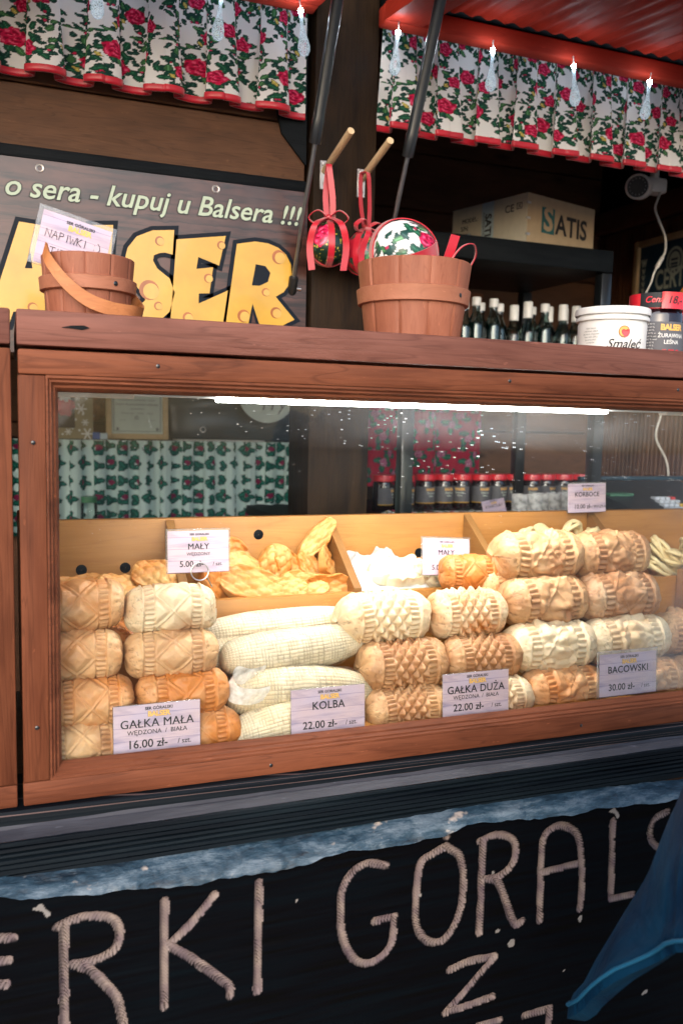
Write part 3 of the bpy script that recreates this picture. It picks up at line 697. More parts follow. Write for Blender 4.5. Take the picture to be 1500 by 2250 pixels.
MB().tube([(.587, 1.0, 2.064), (.673, 1.0, 2.14)], .0022, 8).build('thin_white_rod', M['white'], None, (.63, 1.0, 2.1)); tag(bpy.data.objects['thin_white_rod'], 'thin white rod slanting under the valance beside the post', 'rod')

# ------------------------------------------------------------ display case
XC = 1.62
case = thing('display_case', 'long reddish wooden display case with a glass front full of cheeses', 'display case', (.8, .2, 1.01))
b = MB(); b.box(.0105, XC, 0, .30, 1.5245, 1.5625, bev=.0025); b.build('top_board', M['shelf'], case)
b = MB(); b.box(.0115, XC, -.001, .045, 1.4935, 1.5205, bev=.0025); b.build('top_rail', M['frame'], case)
b = MB(); b.box(.0105, XC, -.0005, .05, 1.0095, 1.0365, bev=.002); b.build('bottom_rail', M['frame'], case)
b = MB(); b.box(.0110, .0395, 0, .045, 1.037, 1.493, bev=.002); b.build('stile', M['framev'], case)
b = MB(); b.box(XC-.03, XC, 0, .045, 1.037, 1.493, bev=.002); b.build('stile', M['framev'], case)
# inner moulding: stepped bevel running round the glass
x0, x1, z0, z1 = .0395, XC-.03, 1.0365, 1.4935
steps = [(0, .0005), (.0022, .0005), (.0040, .0035), (.0058, .0035), (.0080, .0085), (.0102, .0092), (.0130, .0150), (.0138, .0215)]
V = []; F = []
for d, y in steps: V += [(x0+d, y, z0+d), (x1-d, y, z0+d), (x1-d, y, z1-d*1.25), (x0+d, y, z1-d*1.25)]
for i in range(len(steps)-1):
    for j in range(4): F.append((i*4+j, i*4+(j+1) % 4, i*4+4+(j+1) % 4, i*4+4+j))
mk('inner_moulding', V, F, M['frame'], None, case, case.location, 25)
MB().box(x0+.005, x1-.005, .022, .026, z0+.006, z1-.008).build('glass_pane', M['pane'], case, smooth=0)
MB().box(.015, XC, .05, .42, 1.008, 1.0385).build('case_floor', M['tray'], case)
MB().box(.012, .030, .05, .45, 1.04, 1.30, bev=.002).build('end_panel', M['framev'], case)
MB().box(.035, XC-.035, .107, .145, 1.4790, 1.4895, bev=.001).build('light_housing', M['white'], case)
MB().box(.035, .1495, .117, .135, 1.4730, 1.4787, bev=.001).build('light_socket', M['white'], case)
MB().box(.9855, XC-.04, .117, .135, 1.4730, 1.4787, bev=.001).build('light_socket', M['white'], case)
MB().box(.033, XC-.035, .05, .30, 1.4900, 1.4960).build('case_ceiling', M['tray'], case)
for xa, xb in ((.150, .2575), (.8685, .985)): MB().box(xa, xb, .118, .134, 1.4765, 1.4786, bev=.0006).build('led_strip_end', M['ledend'], case)
MB().box(.258, .868, .110, .142, 1.4722, 1.4785, bev=.002).build('led_strip', M['led'], case)
# scratch in the top board
mk('gouge', [(.056, -.0012, 1.545), (.066, -.0012, 1.5475), (.080, -.0012, 1.5485), (.086, -.0012, 1.546), (.078, -.0012, 1.5435), (.066, -.0012, 1.5445)], [[0, 5, 4, 3, 2, 1]], M['black'], None, case, case.location, 0)

adj = thing('neighbouring_case', 'end of the next reddish wooden case, parted by a narrow gap', 'display case', (-.4, .2, 1.01))
MB().box(-.9, .0045, 0, .30, 1.5245, 1.5625, bev=.0025).build('top_board', M['shelf'], adj)
MB().box(-.06, .0045, -.0005, .05, 1.0365, 1.5205, bev=.002).build('stile', M['framev'], adj)
MB().box(-.9, .0045, 0, .05, 1.0095, 1.0355, bev=.002).build('bottom_rail', M['frame'], adj)
MB().box(-.9, -.061, .01, .04, 1.037, 1.5205).build('panel', M['framev'], adj)

for x, z in ((.763, 1.0235), (.30, 1.022), (.16, 1.508), (.62, 1.509), (.90, 1.507), (.026, 1.10), (.026, 1.42)):
    MB().lathe([(.0024, 0), (.0018, .0004), (.0003, .0005)], (x, -.0012, z), 10, M=Matrix.Rotation(rad(90), 4, 'X')).build('nail_head', M['blackmetal'], case)
# sloping wooden tray with bins
tray = thing('product_tray', 'honey coloured wooden tray of bins along the back of the case', 'tray', (.7, .35, 1.04))
b = MB(); b.box(.035, XC-.02, .37, .388, 1.04, 1.2915, bev=.0015)
b.build('back_board', M['tray'], tray)
for x, z in ((.384, 1.262), (.169, 1.215), (.103, 1.214), (1.197, 1.226), (.679, 1.222)):
    MB().lathe([(.0085, 0), (.006, .0006), (.0004, .0010)], (x, .3698, z), 14, M=Matrix.Rotation(rad(90), 4, 'X')).build('knot_hole', M['black'], tray)
MB().box(.035, XC-.02, .228, .242, 1.04, 1.186, bev=.0015).build('front_board', M['tray'], tray)
V = [(.035, .242, 1.150), (XC-.02, .242, 1.150), (XC-.02, .37, 1.172), (.035, .37, 1.172)]
mk('bin_floor', V+[(v[0], v[1], v[2]-.008) for v in V], [[0, 1, 2, 3], [7, 6, 5, 4], [0, 4, 5, 1], [2, 6, 7, 3]], M['tray'], None, tray, tray.location, 0)
for x in (.238, .506, .772, 1.040, 1.31):
    bb = MB(); bb.poly([(.2425, 1.155), (.2295, 1.1868), (.2295, 1.193), (.3685, 1.2895), (.3685, 1.175)], -.0065, .0065)
    P = bb.V[0]; bb.V[0] = np.stack([x+P[:, 1], P[:, 0], P[:, 2]], 1)
    bb.F = [f[::-1] for f in bb.F]
    bb.build('divider', M['trayd'], tray, smooth=0)
MB().box(1.128, 1.15, .15, .226, 1.04, 1.20, bev=.0015).build('upright_block', M['tray'], tray)

# ------------------------------------------------------------ cheeses
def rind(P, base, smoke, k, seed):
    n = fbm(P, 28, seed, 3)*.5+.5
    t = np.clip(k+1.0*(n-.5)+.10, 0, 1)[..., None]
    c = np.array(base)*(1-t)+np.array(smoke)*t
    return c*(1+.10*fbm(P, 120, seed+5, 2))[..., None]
CREAM, TAN, ORANGE, PALE = (.60, .37, .19), (.37, .175, .078), (.50, .175, .038), (.68, .54, .36)
GOLD, AMBER = (.62, .37, .135), (.50, .185, .035)
def spool(kind, L, D, seed, k=.35, base=CREAM, smoke=TAN, nu=96, nv=120):
    """carved cheese spool lying along X, centred on the origin"""
    e = .62 if kind != 'big' else .55
    tt = np.linspace(np.arccos(.80**(1/e)), .0015, 24)[1:]; ee = np.cos(tt)**e
    xs = np.concatenate([-ee[::-1], np.linspace(-.80, .80, 92), ee]); r = np.sqrt(np.clip(1-np.abs(xs)**(2/e), 1e-9, 1))**.5
    th = np.linspace(0, 2*np.pi, nv+1)[:-1]
    s, T = np.meshgrid(xs, th, indexing='ij'); Rr = np.meshgrid(r, th, indexing='ij')[0].copy()
    a = np.abs(s); U = np.stack([s*1.3, np.cos(T), np.sin(T)], -1)
    b0, b1 = .40, .62
    ends = smooth01(a, b1, b1+.05)
    Rr *= 1-.075*(1-smooth01(a, .60, .74))
    h = .018*fbm(U, 2.2, seed, 3)
    rib = (np.abs(((T*{'small': 26, 'big': 30, 'bac': 24}[kind]/(2*np.pi)+.2*vn(U, 3, seed)) % 1)-.5)*2)
    inb = smooth01(a, b0, b0+.03)*(1-smooth01(a, b1-.03, b1))
    h = h+inb*(.095*smooth01(rib, .3, .7)-.06)
    for e_ in (b0, b1): h = h-.06*np.exp(-((a-e_)/.012)**2)
    ctr = 1-smooth01(a, b0-.02, b0)
    if kind == 'small':
        n = 4; u = s/(2*b0)+.5; w = (T*n/(2*np.pi)+seed*.13) % 1
        d1 = np.abs(u-w); d2 = np.abs(u-(1-w)); d = np.minimum(d1, d2)
        pyr = np.minimum(np.minimum(d1, d2), .5)
        h = h+ctr*(.55*np.clip(pyr-.05, 0, .22)+.095*np.exp(-(d/.034)**2)-.055)
    elif kind == 'big':
        n = 11; p = s/b0*1.05; q_ = T*n/(2*np.pi); f1 = (p*1.5+q_) % 1; f2 = (p*1.5-q_) % 1
        m = np.maximum(np.abs(f1-.5), np.abs(f2-.5))*2
        h = h+ctr*(.26*(1-m)-.10)
    else:
        n = 3; u = s/(2*b0)+.5; w = (T*n/(2*np.pi)+seed*.21) % 1
        d = np.minimum(np.abs(u-w), np.abs(u-(1-w))); cr = np.abs(fbm(U, 2.1, seed+3, 2))
        h = h+ctr*(.08*np.exp(-(d/.03)**2)+.26*cr-.10+.22*np.clip(d, 0, .22))
    lip = np.exp(-((a-(b1+.035))/.032)**2)*(.05+.075*np.clip(fbm(np.stack([np.sign(s), np.cos(T)*1.5, np.sin(T)*1.5], -1), 2.2, seed+8, 3)+.1, 0, 1))
    h = h+lip
    crack = np.exp(-(np.abs(fbm(U, 3.6, seed+4, 3))/.035)**2)
    h = h-ends*.045*crack+ends*.03*fbm(U, 7, seed+6, 3)+.010*fbm(U, 11, seed+2, 2)
    seam = np.exp(-((np.sin(T-1.0-seed)*1.0)/.10)**2)*(np.cos(T-1.0-seed) > 0)*(1-ends)
    h = h+seam*(.03+.07*fbm(U, 6, seed+9, 2))
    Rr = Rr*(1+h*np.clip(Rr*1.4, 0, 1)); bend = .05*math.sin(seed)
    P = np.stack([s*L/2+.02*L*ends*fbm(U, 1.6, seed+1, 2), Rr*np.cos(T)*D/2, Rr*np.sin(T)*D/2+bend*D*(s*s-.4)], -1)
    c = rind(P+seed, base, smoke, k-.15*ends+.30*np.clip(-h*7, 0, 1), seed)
    c = c*(1-.45*ends*crack)[..., None]*(1-.25*inb*(1-smooth01(rib, .2, .6)))[..., None]  # grooves and cracks darkened: their shade put into the rind colour
    return P, c.clip(.02, .9)
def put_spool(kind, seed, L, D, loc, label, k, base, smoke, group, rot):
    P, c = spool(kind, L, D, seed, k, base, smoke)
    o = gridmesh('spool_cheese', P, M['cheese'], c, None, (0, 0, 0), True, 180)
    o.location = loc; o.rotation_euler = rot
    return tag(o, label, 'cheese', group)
GS, GB, GC = 'small carved spool cheeses', 'large pyramid-carved spool cheeses', 'tall stack of smoked spool cheeses'
LB = 'small carved cheese spool, '
for kind, seed, L, D, loc, lb, k, base, smoke, rx in [
 ('small', 1, .112, .068, (.078, .105, 1.2155), LB+'cut off by the frame, top of the end stack', .25, CREAM, ORANGE, .4),
 ('small', 2, .110, .066, (.075, .088, 1.1565), LB+'cut off by the frame, second from the top', .30, CREAM, ORANGE, 1.9),
 ('small', 3, .104, .066, (.090, .077, 1.1000), LB+'torn open along its side, next to the frame', .50, CREAM, ORANGE, 3.0),
 ('small', 4, .104, .063, (.078, .066, 1.0500), LB+'at the bottom against the price card and the frame', .25, CREAM, TAN, .9),
 ('small', 5, .116, .066, (.194, .108, 1.2045), LB+'whitish, topmost of the stack left of the corn-shaped cheeses', .20, PALE, TAN, .2),
 ('small', 6, .118, .064, (.192, .090, 1.1500), LB+'greyish with a crisp cross, second from the top of its stack', .28, CREAM, TAN, 1.2),
 ('small', 7, .116, .064, (.204, .078, 1.1000), LB+'deep orange, just above its price card', .85, CREAM, ORANGE, .5),
 ('small', 8, .112, .060, (.221, .070, 1.0510), LB+'orange, half hidden behind its price card', .75, CREAM, ORANGE, 2.0)]:
    put_spool(kind, seed, L, D, loc, lb, k, base, smoke, GS, (rx, 0, rad(3*math.sin(seed*2))))
LB = 'large spool cheese with carved pyramids, '
for seed, L, D, loc, lb, k, base, smoke, rx in [
 (11, .142, .081, (.508, .138, 1.1665), LB+'pale cream, above the wrapped corn cheeses', .12, PALE, CREAM, .3),
 (12, .124, .078, (.646, .138, 1.1645), LB+'pale with a golden top, beside the grey-brown stack', .25, PALE, ORANGE, .9),
 (13, .134, .077, (.526, .106, 1.1035), LB+'brown, in the middle of its stack', .75, CREAM, TAN, .5),
 (14, .124, .074, (.655, .106, 1.1035), LB+'brown and flattened, just above its price card', .70, CREAM, TAN, 1.4),
 (15, .126, .066, (.521, .080, 1.0480), LB+'light brown, lowest, between two price cards', .45, CREAM, TAN, 2.2),
 (16, .122, .064, (.660, .074, 1.0510), LB+'mostly hidden behind the price card at the bottom', .35, PALE, TAN, .8)]:
    put_spool('big', seed, L, D, loc, lb, k, base, smoke, GB, (rx, 0, rad(2*math.sin(seed*3))))
LB = 'thick smoked cheese, '
for seed, L, D, loc, lb, k, base, smoke, rx in [
 (21, .154, .085, (.790, .172, 1.2430), LB+'topmost, with a torn seam and a golden end', .45, CREAM, TAN, .2),
 (22, .142, .082, (.936, .177, 1.2400), LB+'topmost, beside the string cheese bin', .60, CREAM, TAN, 2.3),
 (23, .152, .082, (.786, .142, 1.1770), LB+'second from the top, rough brown end', .65, CREAM, TAN, 1.1),
 (24, .150, .084, (.931, .146, 1.1750), LB+'second from the top, dull brown, rightmost in its row', .75, (.62, .44, .28), TAN, .6),
 (25, .152, .080, (.778, .110, 1.1120), LB+'cream coloured, with a white torn seam', .10, PALE, CREAM, 4.0),
 (26, .160, .078, (.927, .116, 1.1115), LB+'cream coloured, just above the last front price card', .12, PALE, CREAM, 1.7),
 (27, .138, .068, (.787, .084, 1.0530), LB+'orange at one end, lying at the bottom between two price cards', .55, CREAM, ORANGE, .9),
 (28, .138, .068, (.944, .084, 1.0530), LB+'showing past the edge of the last front price card', .30, CREAM, TAN, 2.9),
 (29, .134, .076, (1.061, .124, 1.1110), LB+'in shiny film at the edge of the picture', .35, CREAM, TAN, .3),
 (30, .146, .070, (1.083, .096, 1.0480), LB+'lowest one at the edge of the picture', .45, CREAM, TAN, 1.5)]:
    put_spool('bac', seed, L, D, loc, lb, k, base, smoke, GC, (rx, 0, rad(2.5*math.sin(seed*1.7))))
put_spool('small', 41, .098, .064, (.686, .200, 1.214), 'golden orange spool cheese lying in front of the white-wrapped bin', .8, CREAM, ORANGE, GS, (.5, 0, rad(-12)))
put_spool('small', 42, .084, .062, (.735, .186, 1.196), 'rounded tan end of a spool cheese behind the two carved stacks', .4, CREAM, ORANGE, GS, (1.5, 0, rad(10)))
put_spool('small', 43, .10, .06, (.135, .165, 1.150), 'amber lit spool cheese glimpsed between the two small stacks', .8, CREAM, ORANGE, GS, (.4, 0, rad(60)))

def corn(L, D, seed, k, base=PALE, smoke=CREAM, nu=210, nv=190):
    t = np.linspace(.002, np.pi-.002, nu); xs = -np.sign(np.cos(t))*np.abs(np.cos(t))**.85; r = np.abs(np.sin(t))**.70*(1-.10*xs)
    th = np.linspace(0, 2*np.pi, nv+1)[:-1]; s, T = np.meshgrid(xs, th, indexing='ij'); Rr = np.meshgrid(r, th, indexing='ij')[0]
    U = np.stack([s*2.2, np.cos(T), np.sin(T)], -1); w = .05*fbm(U, 1.6, seed, 2)
    c1 = np.abs(((s*25+w*5) % 1)-.5)*2; c2 = np.abs(((T*38/(2*np.pi)+w*3) % 1)-.5)*2
    gr = np.maximum(smooth01(c1, .70, .95), smooth01(c2, .70, .95)); fade = smooth01(Rr, .25, .6)
    h = -.045*gr*fade+.03*fbm(U, 1.3, seed+3, 3)
    R2 = Rr*(1+h)
    P = np.stack([s*L/2, R2*np.cos(T)*D/2, R2*np.sin(T)*D/2+D*.10*math.sin(seed)*(s*s-.4)], -1)
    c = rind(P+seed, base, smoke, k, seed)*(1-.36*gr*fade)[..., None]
    return P, c.clip(.02, .9)
GK = 'corn-shaped cheeses'
LB = 'corn-shaped netted cheese, '
for i, (L, D, loc, lb, k, rz, ry) in enumerate([
 (.226, .060, (.366, .190, 1.1480), LB+'pale and brightly lit, at the back of the pile', .1, 2, -3),
 (.220, .060, (.355, .165, 1.1170), LB+'under the back one, its end poking out of film', .3, 4, 2),
 (.212, .064, (.370, .128, 1.1310), LB+'whitish, wrapped in clear film with a curled tail', .12, 1, -4),
 (.212, .070, (.372, .100, 1.0800), LB+'yellowish, in the middle of the pile above its price card', .55, -1, 3),
 (.190, .060, (.352, .070, 1.0470), LB+'lowest, pale pointed end beside its price card', .35, 2, -6)]):
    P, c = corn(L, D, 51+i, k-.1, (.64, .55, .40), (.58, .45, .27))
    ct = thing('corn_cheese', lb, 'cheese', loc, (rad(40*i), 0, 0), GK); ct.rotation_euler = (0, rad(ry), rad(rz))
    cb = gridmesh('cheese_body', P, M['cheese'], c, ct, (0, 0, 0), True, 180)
    if i == 2: wrapped = ct
    if i in (1, 2, 3):       # loose vacuum film round the cheese
        f = P[2:-2:2, ::2]; U = f/.05
        W_ = f*np.array([1.02, 1.07, 1.07])+.0035*np.stack([0*U[..., 0], fbm(U, 1.3, i, 3), fbm(U, 1.3, i+4, 3)], -1)
        e0 = W_[0]; e1 = W_[-1]
        def tail(e, sg, ln, dz): 
            out = []
            for k_ in range(1, 7):
                q_ = e.copy(); tt = k_/6; cy = e[:, 1].mean()
                q_[:, 0] += sg*ln*tt+.004*np.sin(tt*5+e[:, 1]*300); q_[:, 1] = cy+(e[:, 1]-cy)*(1+1.5*tt)
                q_[:, 2] = e[:, 2].mean()+(e[:, 2]-e[:, 2].mean())*(1-.85*tt)+dz*tt+.006*tt*np.sin(e[:, 1]*260+i*2); out.append(q_)
            return out
        t0 = tail(e0, -1, .022, -.012 if i == 2 else .004)[::-1]; t1 = tail(e1, 1, .022, -.004)
        gridmesh('film_wrapper', np.array(t0+list(W_)+t1), M['plastic'], None, cb, (0, 0, 0), True, 60)
# curled film tail seen hanging over the middle corn cheese
ms = MB(); pth = catmull([(.315, .098, 1.118), (.290, .080, 1.120), (.270, .070, 1.128), (.262, .066, 1.120), (.268, .064, 1.104), (.290, .062, 1.098), (.312, .066, 1.099)], 6)
P = np.array([pth+np.array([.004*math.sin(3*v_), -.010*v_, .022*v_-.010]) for v_ in np.linspace(-.4, .7, 7)])
o = gridmesh('film_tail', P.transpose(1, 0, 2), M['filmw'], None, None, (.285, .075, 1.10), False, 180); o.parent = wrapped; o.matrix_parent_inverse = Matrix.LocRotScale(wrapped.location, wrapped.rotation_euler, None).inverted()

# small leaf-shaped smoked cheeses in the bins
def leaf(L, Wd, H, seed, k, base=CREAM, smoke=ORANGE, bend=.15, cup=0.0, nu=60, nv=56):
    t = np.linspace(.004, np.pi-.004, nu); xs = -np.cos(t); w = np.abs(np.sin(t))**.75*(1+.05*np.sin(xs*5+seed))
    th = np.linspace(0, 2*np.pi, nv+1)[:-1]; s, T = np.meshgrid(xs, th, indexing='ij'); w2 = np.meshgrid(w, th, indexing='ij')[0]
    cy = np.cos(T); sz = np.sin(T); up = sz > 0
    U = np.stack([s*2, cy*2, sz], -1)
    y = w2*np.sign(cy)*np.abs(cy)**.9; hz = np.where(up, np.abs(sz)**.45, -.28*np.abs(sz))
    g1 = np.abs(((y*1.7+s*1.5) % 1)-.5)*2; g2 = np.abs(((y*1.7-s*1.5) % 1)-.5)*2
    rel = np.where(up, .34*smooth01(np.minimum(g1, g2), .05, .35)*sz, 0)
    rim = .45*np.exp(-((np.abs(cy)-.86)/.10)**2)*up*(.6+.6*fbm(U, 1.5, seed, 2))
    z = (hz+rel+rim)*w2-(cup*(1-cy**2)*w2*1.2*np.where(up, 1, .5))
    y = y*(1+.10*fbm(U, 1.4, seed+2, 2)); z = z+.05*fbm(U, 1.2, seed+5, 2)*w2
    P = np.stack([s*L/2, y*Wd/2, z*H+bend*L*(s*s-.3)+.06*L*np.sin(y*2+seed)*cup], -1)
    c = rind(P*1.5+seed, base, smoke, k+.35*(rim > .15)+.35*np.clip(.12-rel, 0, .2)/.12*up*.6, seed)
    return P, c.clip(.02, .9)
GO = 'small leaf-shaped cheeses in the bins'
LB = 'small leaf-shaped cheese, '
for i, (L, Wd, H, loc, rot, lb, k, cup) in enumerate([
 (.085, .040, .016, (.088, .290, 1.203), (-30, -5, 10), LB+'curved like a wave behind the end stack', .35, .4),
 (.075, .046, .018, (.150, .275, 1.200), (-40, 15, 20), LB+'brightly lit, between the two small spool stacks', .15, .2),
 (.072, .050, .018, (.203, .285, 1.214), (-60, 10, -15), LB+'rounded biscuit-like, under the knot hole by the first divider', .20, 0),
 (.085, .050, .020, (.286, .265, 1.205), (-70, 55, 20), LB+'deep amber, below the wire ring', .95, .2),
 (.070, .050, .020, (.326, .325, 1.238), (-75, 40, 0), LB+'edge showing behind the wedge card', .55, 0),
 (.080, .046, .018, (.343, .305, 1.218), (-50, 20, 10), LB+'resting on the big glossy one', .35, .1),
 (.108, .056, .022, (.345, .262, 1.198), (-62, 14, -4), LB+'large and glossy in the middle of the bin front', .45, .1),
 (.082, .056, .022, (.393, .315, 1.214), (-70, -70, 10), LB+'standing on end with a checked face', .45, 0),
 (.080, .046, .018, (.423, .315, 1.214), (-60, 40, 0), LB+'golden, leaning right of the standing one', .55, .3),
 (.092, .036, .018, (.476, .345, 1.254), (-70, -48, 5), LB+'pale, leaning diagonally against the divider', .20, 0),
 (.070, .042, .020, (.482, .310, 1.216), (-50, 60, 10), LB+'folded, below the diagonal one', .45, .6),
 (.070, .040, .020, (.460, .315, 1.208), (-40, 40, -30), LB+'curled amber piece beside the folded one', .6, .6),
 (.085, .046, .018, (.428, .268, 1.193), (-55, 4, 4), LB+'pale ridged piece lying at the bin front', .25, .1),
 (.082, .042, .020, (.468, .262, 1.190), (-70, 2, 0), LB+'orange hollow piece at the bin corner', .8, .8),
 (.075, .040, .016, (.394, .255, 1.189), (-60, -6, 0), LB+'cut pale piece between the glossy and ridged ones', .2, .1),
 (.080, .050, .018, (.310, .315, 1.205), (-20, 0, 40), LB+'dark at the bottom behind the amber one', .6, 0),
 (.080, .050, .018, (.420, .330, 1.190), (-20, 0, 10), LB+'lying underneath the standing ones', .6, 0)]):
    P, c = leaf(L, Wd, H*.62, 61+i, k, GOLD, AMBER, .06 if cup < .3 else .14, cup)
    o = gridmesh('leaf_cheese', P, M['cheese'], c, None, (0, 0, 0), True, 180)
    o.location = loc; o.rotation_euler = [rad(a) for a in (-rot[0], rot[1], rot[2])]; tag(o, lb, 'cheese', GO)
for i, (loc, rot, lb) in enumerate([((.612, .285, 1.196), (40, 0, 8), 'pale fresh leaf-shaped cheese on the white paper'), ((.650, .290, 1.190), (45, 6, -5), 'pale fresh cheese partly under the second wedge card'), ((.585, .30, 1.196), (25, 0, 30), 'pale fresh cheese half inside the white paper')]):
    P, c = leaf(.090, .056, .024, 81+i, .1, (.80, .73, .52), PALE, .04, 0)
    o = gridmesh('fresh_cheese', P, M['cheese'], c, None, (0, 0, 0), True, 180); o.location = loc; o.rotation_euler = [rad(a) for a in rot]; tag(o, lb, 'cheese', 'pale fresh cheeses on white paper')
# crumpled white paper
u = np.linspace(0, 1, 60); A, B = np.meshgrid(u, u, indexing='ij'); Q = np.stack([A, B, A*0], -1)
ridge = 1-np.abs(fbm(Q, 3.4, 4, 3)); hgt = (.026*np.exp(-((A-.50)/.16)**2)+.022*np.exp(-((A-.18)/.16)**2))*smooth01(B, .15, .8)*(1+.25*fbm(Q, 3, 7, 2))+.020*ridge*smooth01(B, .0, .4)
P = np.stack([.522+.155*A+.01*fbm(Q, 3, 1, 2), .243+.115*B+.012*fbm(Q, 3, 2, 2), 1.176+.022*B+hgt*1.0-.02*smooth01(A, .7, 1)], -1)
o = gridmesh('crumpled_paper', P.transpose(1, 0, 2), M['bagfilm'], None, None, (.60, .30, 1.175), False, 180); tag(o, 'crumpled white paper lining the bin of pale fresh cheeses', 'paper')
# string cheese skeins
def skein(loc, R0, seed, rot, lb, stretch=1.0, n=7):
    mb = MB(); r_ = np.random.default_rng(seed)
    for k in range(n):
        a = np.linspace(0, 2*np.pi, 25); o1, o2, o3 = r_.normal(0, 1, 3); rr = R0*(1+.14*o1)
        pth = np.stack([rr*stretch*np.cos(a)+.003*o2, .005*o3+.004*np.sin(2*a+k), rr*np.sin(a)*(1+.08*o2)], 1)
        mb.tube(pth, .0038, 7, caps=False)
    o = mb.build('string_cheese_skein', M['strcheese'], None, (0, 0, 0), 180); o.location = loc; o.rotation_euler = [rad(x) for x in rot]
    tag(o, lb, 'string cheese', 'coiled string cheese skeins')
for i, (x, z) in enumerate([(.872, 1.245), (.905, 1.249), (.940, 1.243), (.975, 1.254), (1.012, 1.246)]):
    skein((x, .325+.01*(i % 2), z), .017, 90+i, (14, 12*math.sin(i*2), 35*math.cos(i*1.7)), ['coiled skein of string cheese above the golden spool end', 'second coiled skein of string cheese from the golden spool end', 'low coiled skein of string cheese in the middle of the row', 'tallest coiled skein of string cheese in the row', 'coiled skein of string cheese next to the divider'][i])
for i in range(5): skein((.86+.04*i, .305, 1.205), .020, 100+i, (60, 0, 20*i), 'coiled skein of string cheese hidden under the row')
for i, (x, y, z, a) in enumerate([(1.135, .29, 1.196, 35), (1.165, .300, 1.206, 55), (1.200, .290, 1.204, 15), (1.235, .30, 1.206, 40), (1.120, .265, 1.188, 20), (1.19, .26, 1.188, 30)]):
    skein((x, y, z), .020, 110+i, (-68, a, 10*i), ['long pale skein of string cheese by the divider in the end bin', 'long pale skein of string cheese draped over others in the end bin', 'long pale skein of string cheese in the middle of the end bin', 'long pale skein of string cheese at the edge of the picture', 'long pale skein of string cheese on the tray edge by the dark spool', 'long pale skein of string cheese at the tray front in the end bin'][i], 2.3, 9)

# ------------------------------------------------------------ price cards
def card(label, loc, w, h, title, sub, price, unit, rot=(-8, 0, 0), lam=.003, ring=False, loop=0, group='price cards'):
    t = thing('price_card', label, 'price card', loc, [rad(a) for a in rot], group); O = (0, 0, 0)
    MB().box(-w/2-lam, w/2+lam, -.0009, .0009, -lam*.4, h+lam*1.2, bev=.0008, seg=1).build('laminate', M['laminate'], t, O)
    pc = MB().box(-w/2, w/2, -.0013, -.0010, 0, h).build('printed_card', M['card'], t, O, 0)
    y = -.0016; k = w/.105
    b_ = MB(); b_.text('SER GÓRALSKI', .0052*k, (.002*k, y, h*.915), .03); b_.text(title, .0148*k, (0, y, h*.615), .016, sx=.97, space=1.03)
    if sub: b_.text(sub, .0078*k, (0, y, h*.44), .008)
    if unit: b_.text(price, .0142*k, (-.012*k, y, h*.20), .015); b_.text(unit, .0088*k, (.033*k if len(unit) < 9 else .037*k, y, h*.19), .012, .0, sx=1.0 if len(unit) < 9 else .75)
    b_.build('lettering', M['ink'], pc, O, 0)
    lg = MB(); lg.text('BALSER', .0088*k, (.002*k, y+.0001, h*.80), .075, space=.92); lg.build('logo_outline', M['greyink'], pc, O, 0)
    lg = MB(); lg.text('BALSER', .0088*k, (.002*k, y-.0002, h*.80), .035, space=.92); lg.build('logo', M['logo'], pc, O, 0)
    if ring:
        a = np.linspace(0, 2*np.pi, 30); b_ = MB(); b_.tube(np.stack([.001+.0125*np.cos(a), a*0-.0035, .001+.0125*np.sin(a)], 1), .0010, 8, caps=False)
        b_.tube([(.011, -.003, -.006), (.020, .004, -.022)], .0010, 6); b_.build('wire_ring', M['metal'], t, O)
    return t
card('lilac price card reading gałka mała, 16 zł, against the glass', (.166, .036, 1.0415), .105, .0605, 'GAŁKA MAŁA', 'WĘDZONA  /  BIAŁA', '16.00 zł-', '/ szt.', (-4, 0, 0), .0006)
card('lilac price card reading kolba, 22 zł, before the corn-shaped cheeses', (.389, .036, 1.0415), .103, .0605, 'KOLBA', '', '22.00 zł-', '/ szt.', (-4, 0, 0), .0006)
card('lilac price card reading gałka duża, 22 zł', (.6105, .036, 1.0435), .105, .0605, 'GAŁKA DUŻA', 'WĘDZONA  /  BIAŁA', '22.00 zł-', '/ szt.', (-4, 0, 0), .0006)
card('lilac price card in a wide clear sleeve reading bacowski, 30 zł', (.873, .036, 1.0480), .105, .0640, 'BACOWSKI', '', '30.00 zł-', '/ szt.', (-4, 0, 0), .0040)
card('small price card reading mały wędzony, 5 zł, held by a wire ring', (.2505, .205, 1.2330), .087, .0590, 'MAŁY', 'WĘDZONY', '5.00 zł-', '/ szt.', (-5, 0, 0), .0025, True)
card('small price card reading mały over the white paper, half hidden by a spool', (.662, .235, 1.2060), .085, .0590, 'MAŁY', 'BIAŁY', '5.00 zł-', '/ szt.', (-10, 3, 0), .0025)
card('small price card reading korboce, 10 zł, on the tray back board', (1.019, .352, 1.2910), .085, .0545, 'KORBOCE', '', '10.00 zł-', '/ WIĄZKA', (-3, -1, 0), .0020)

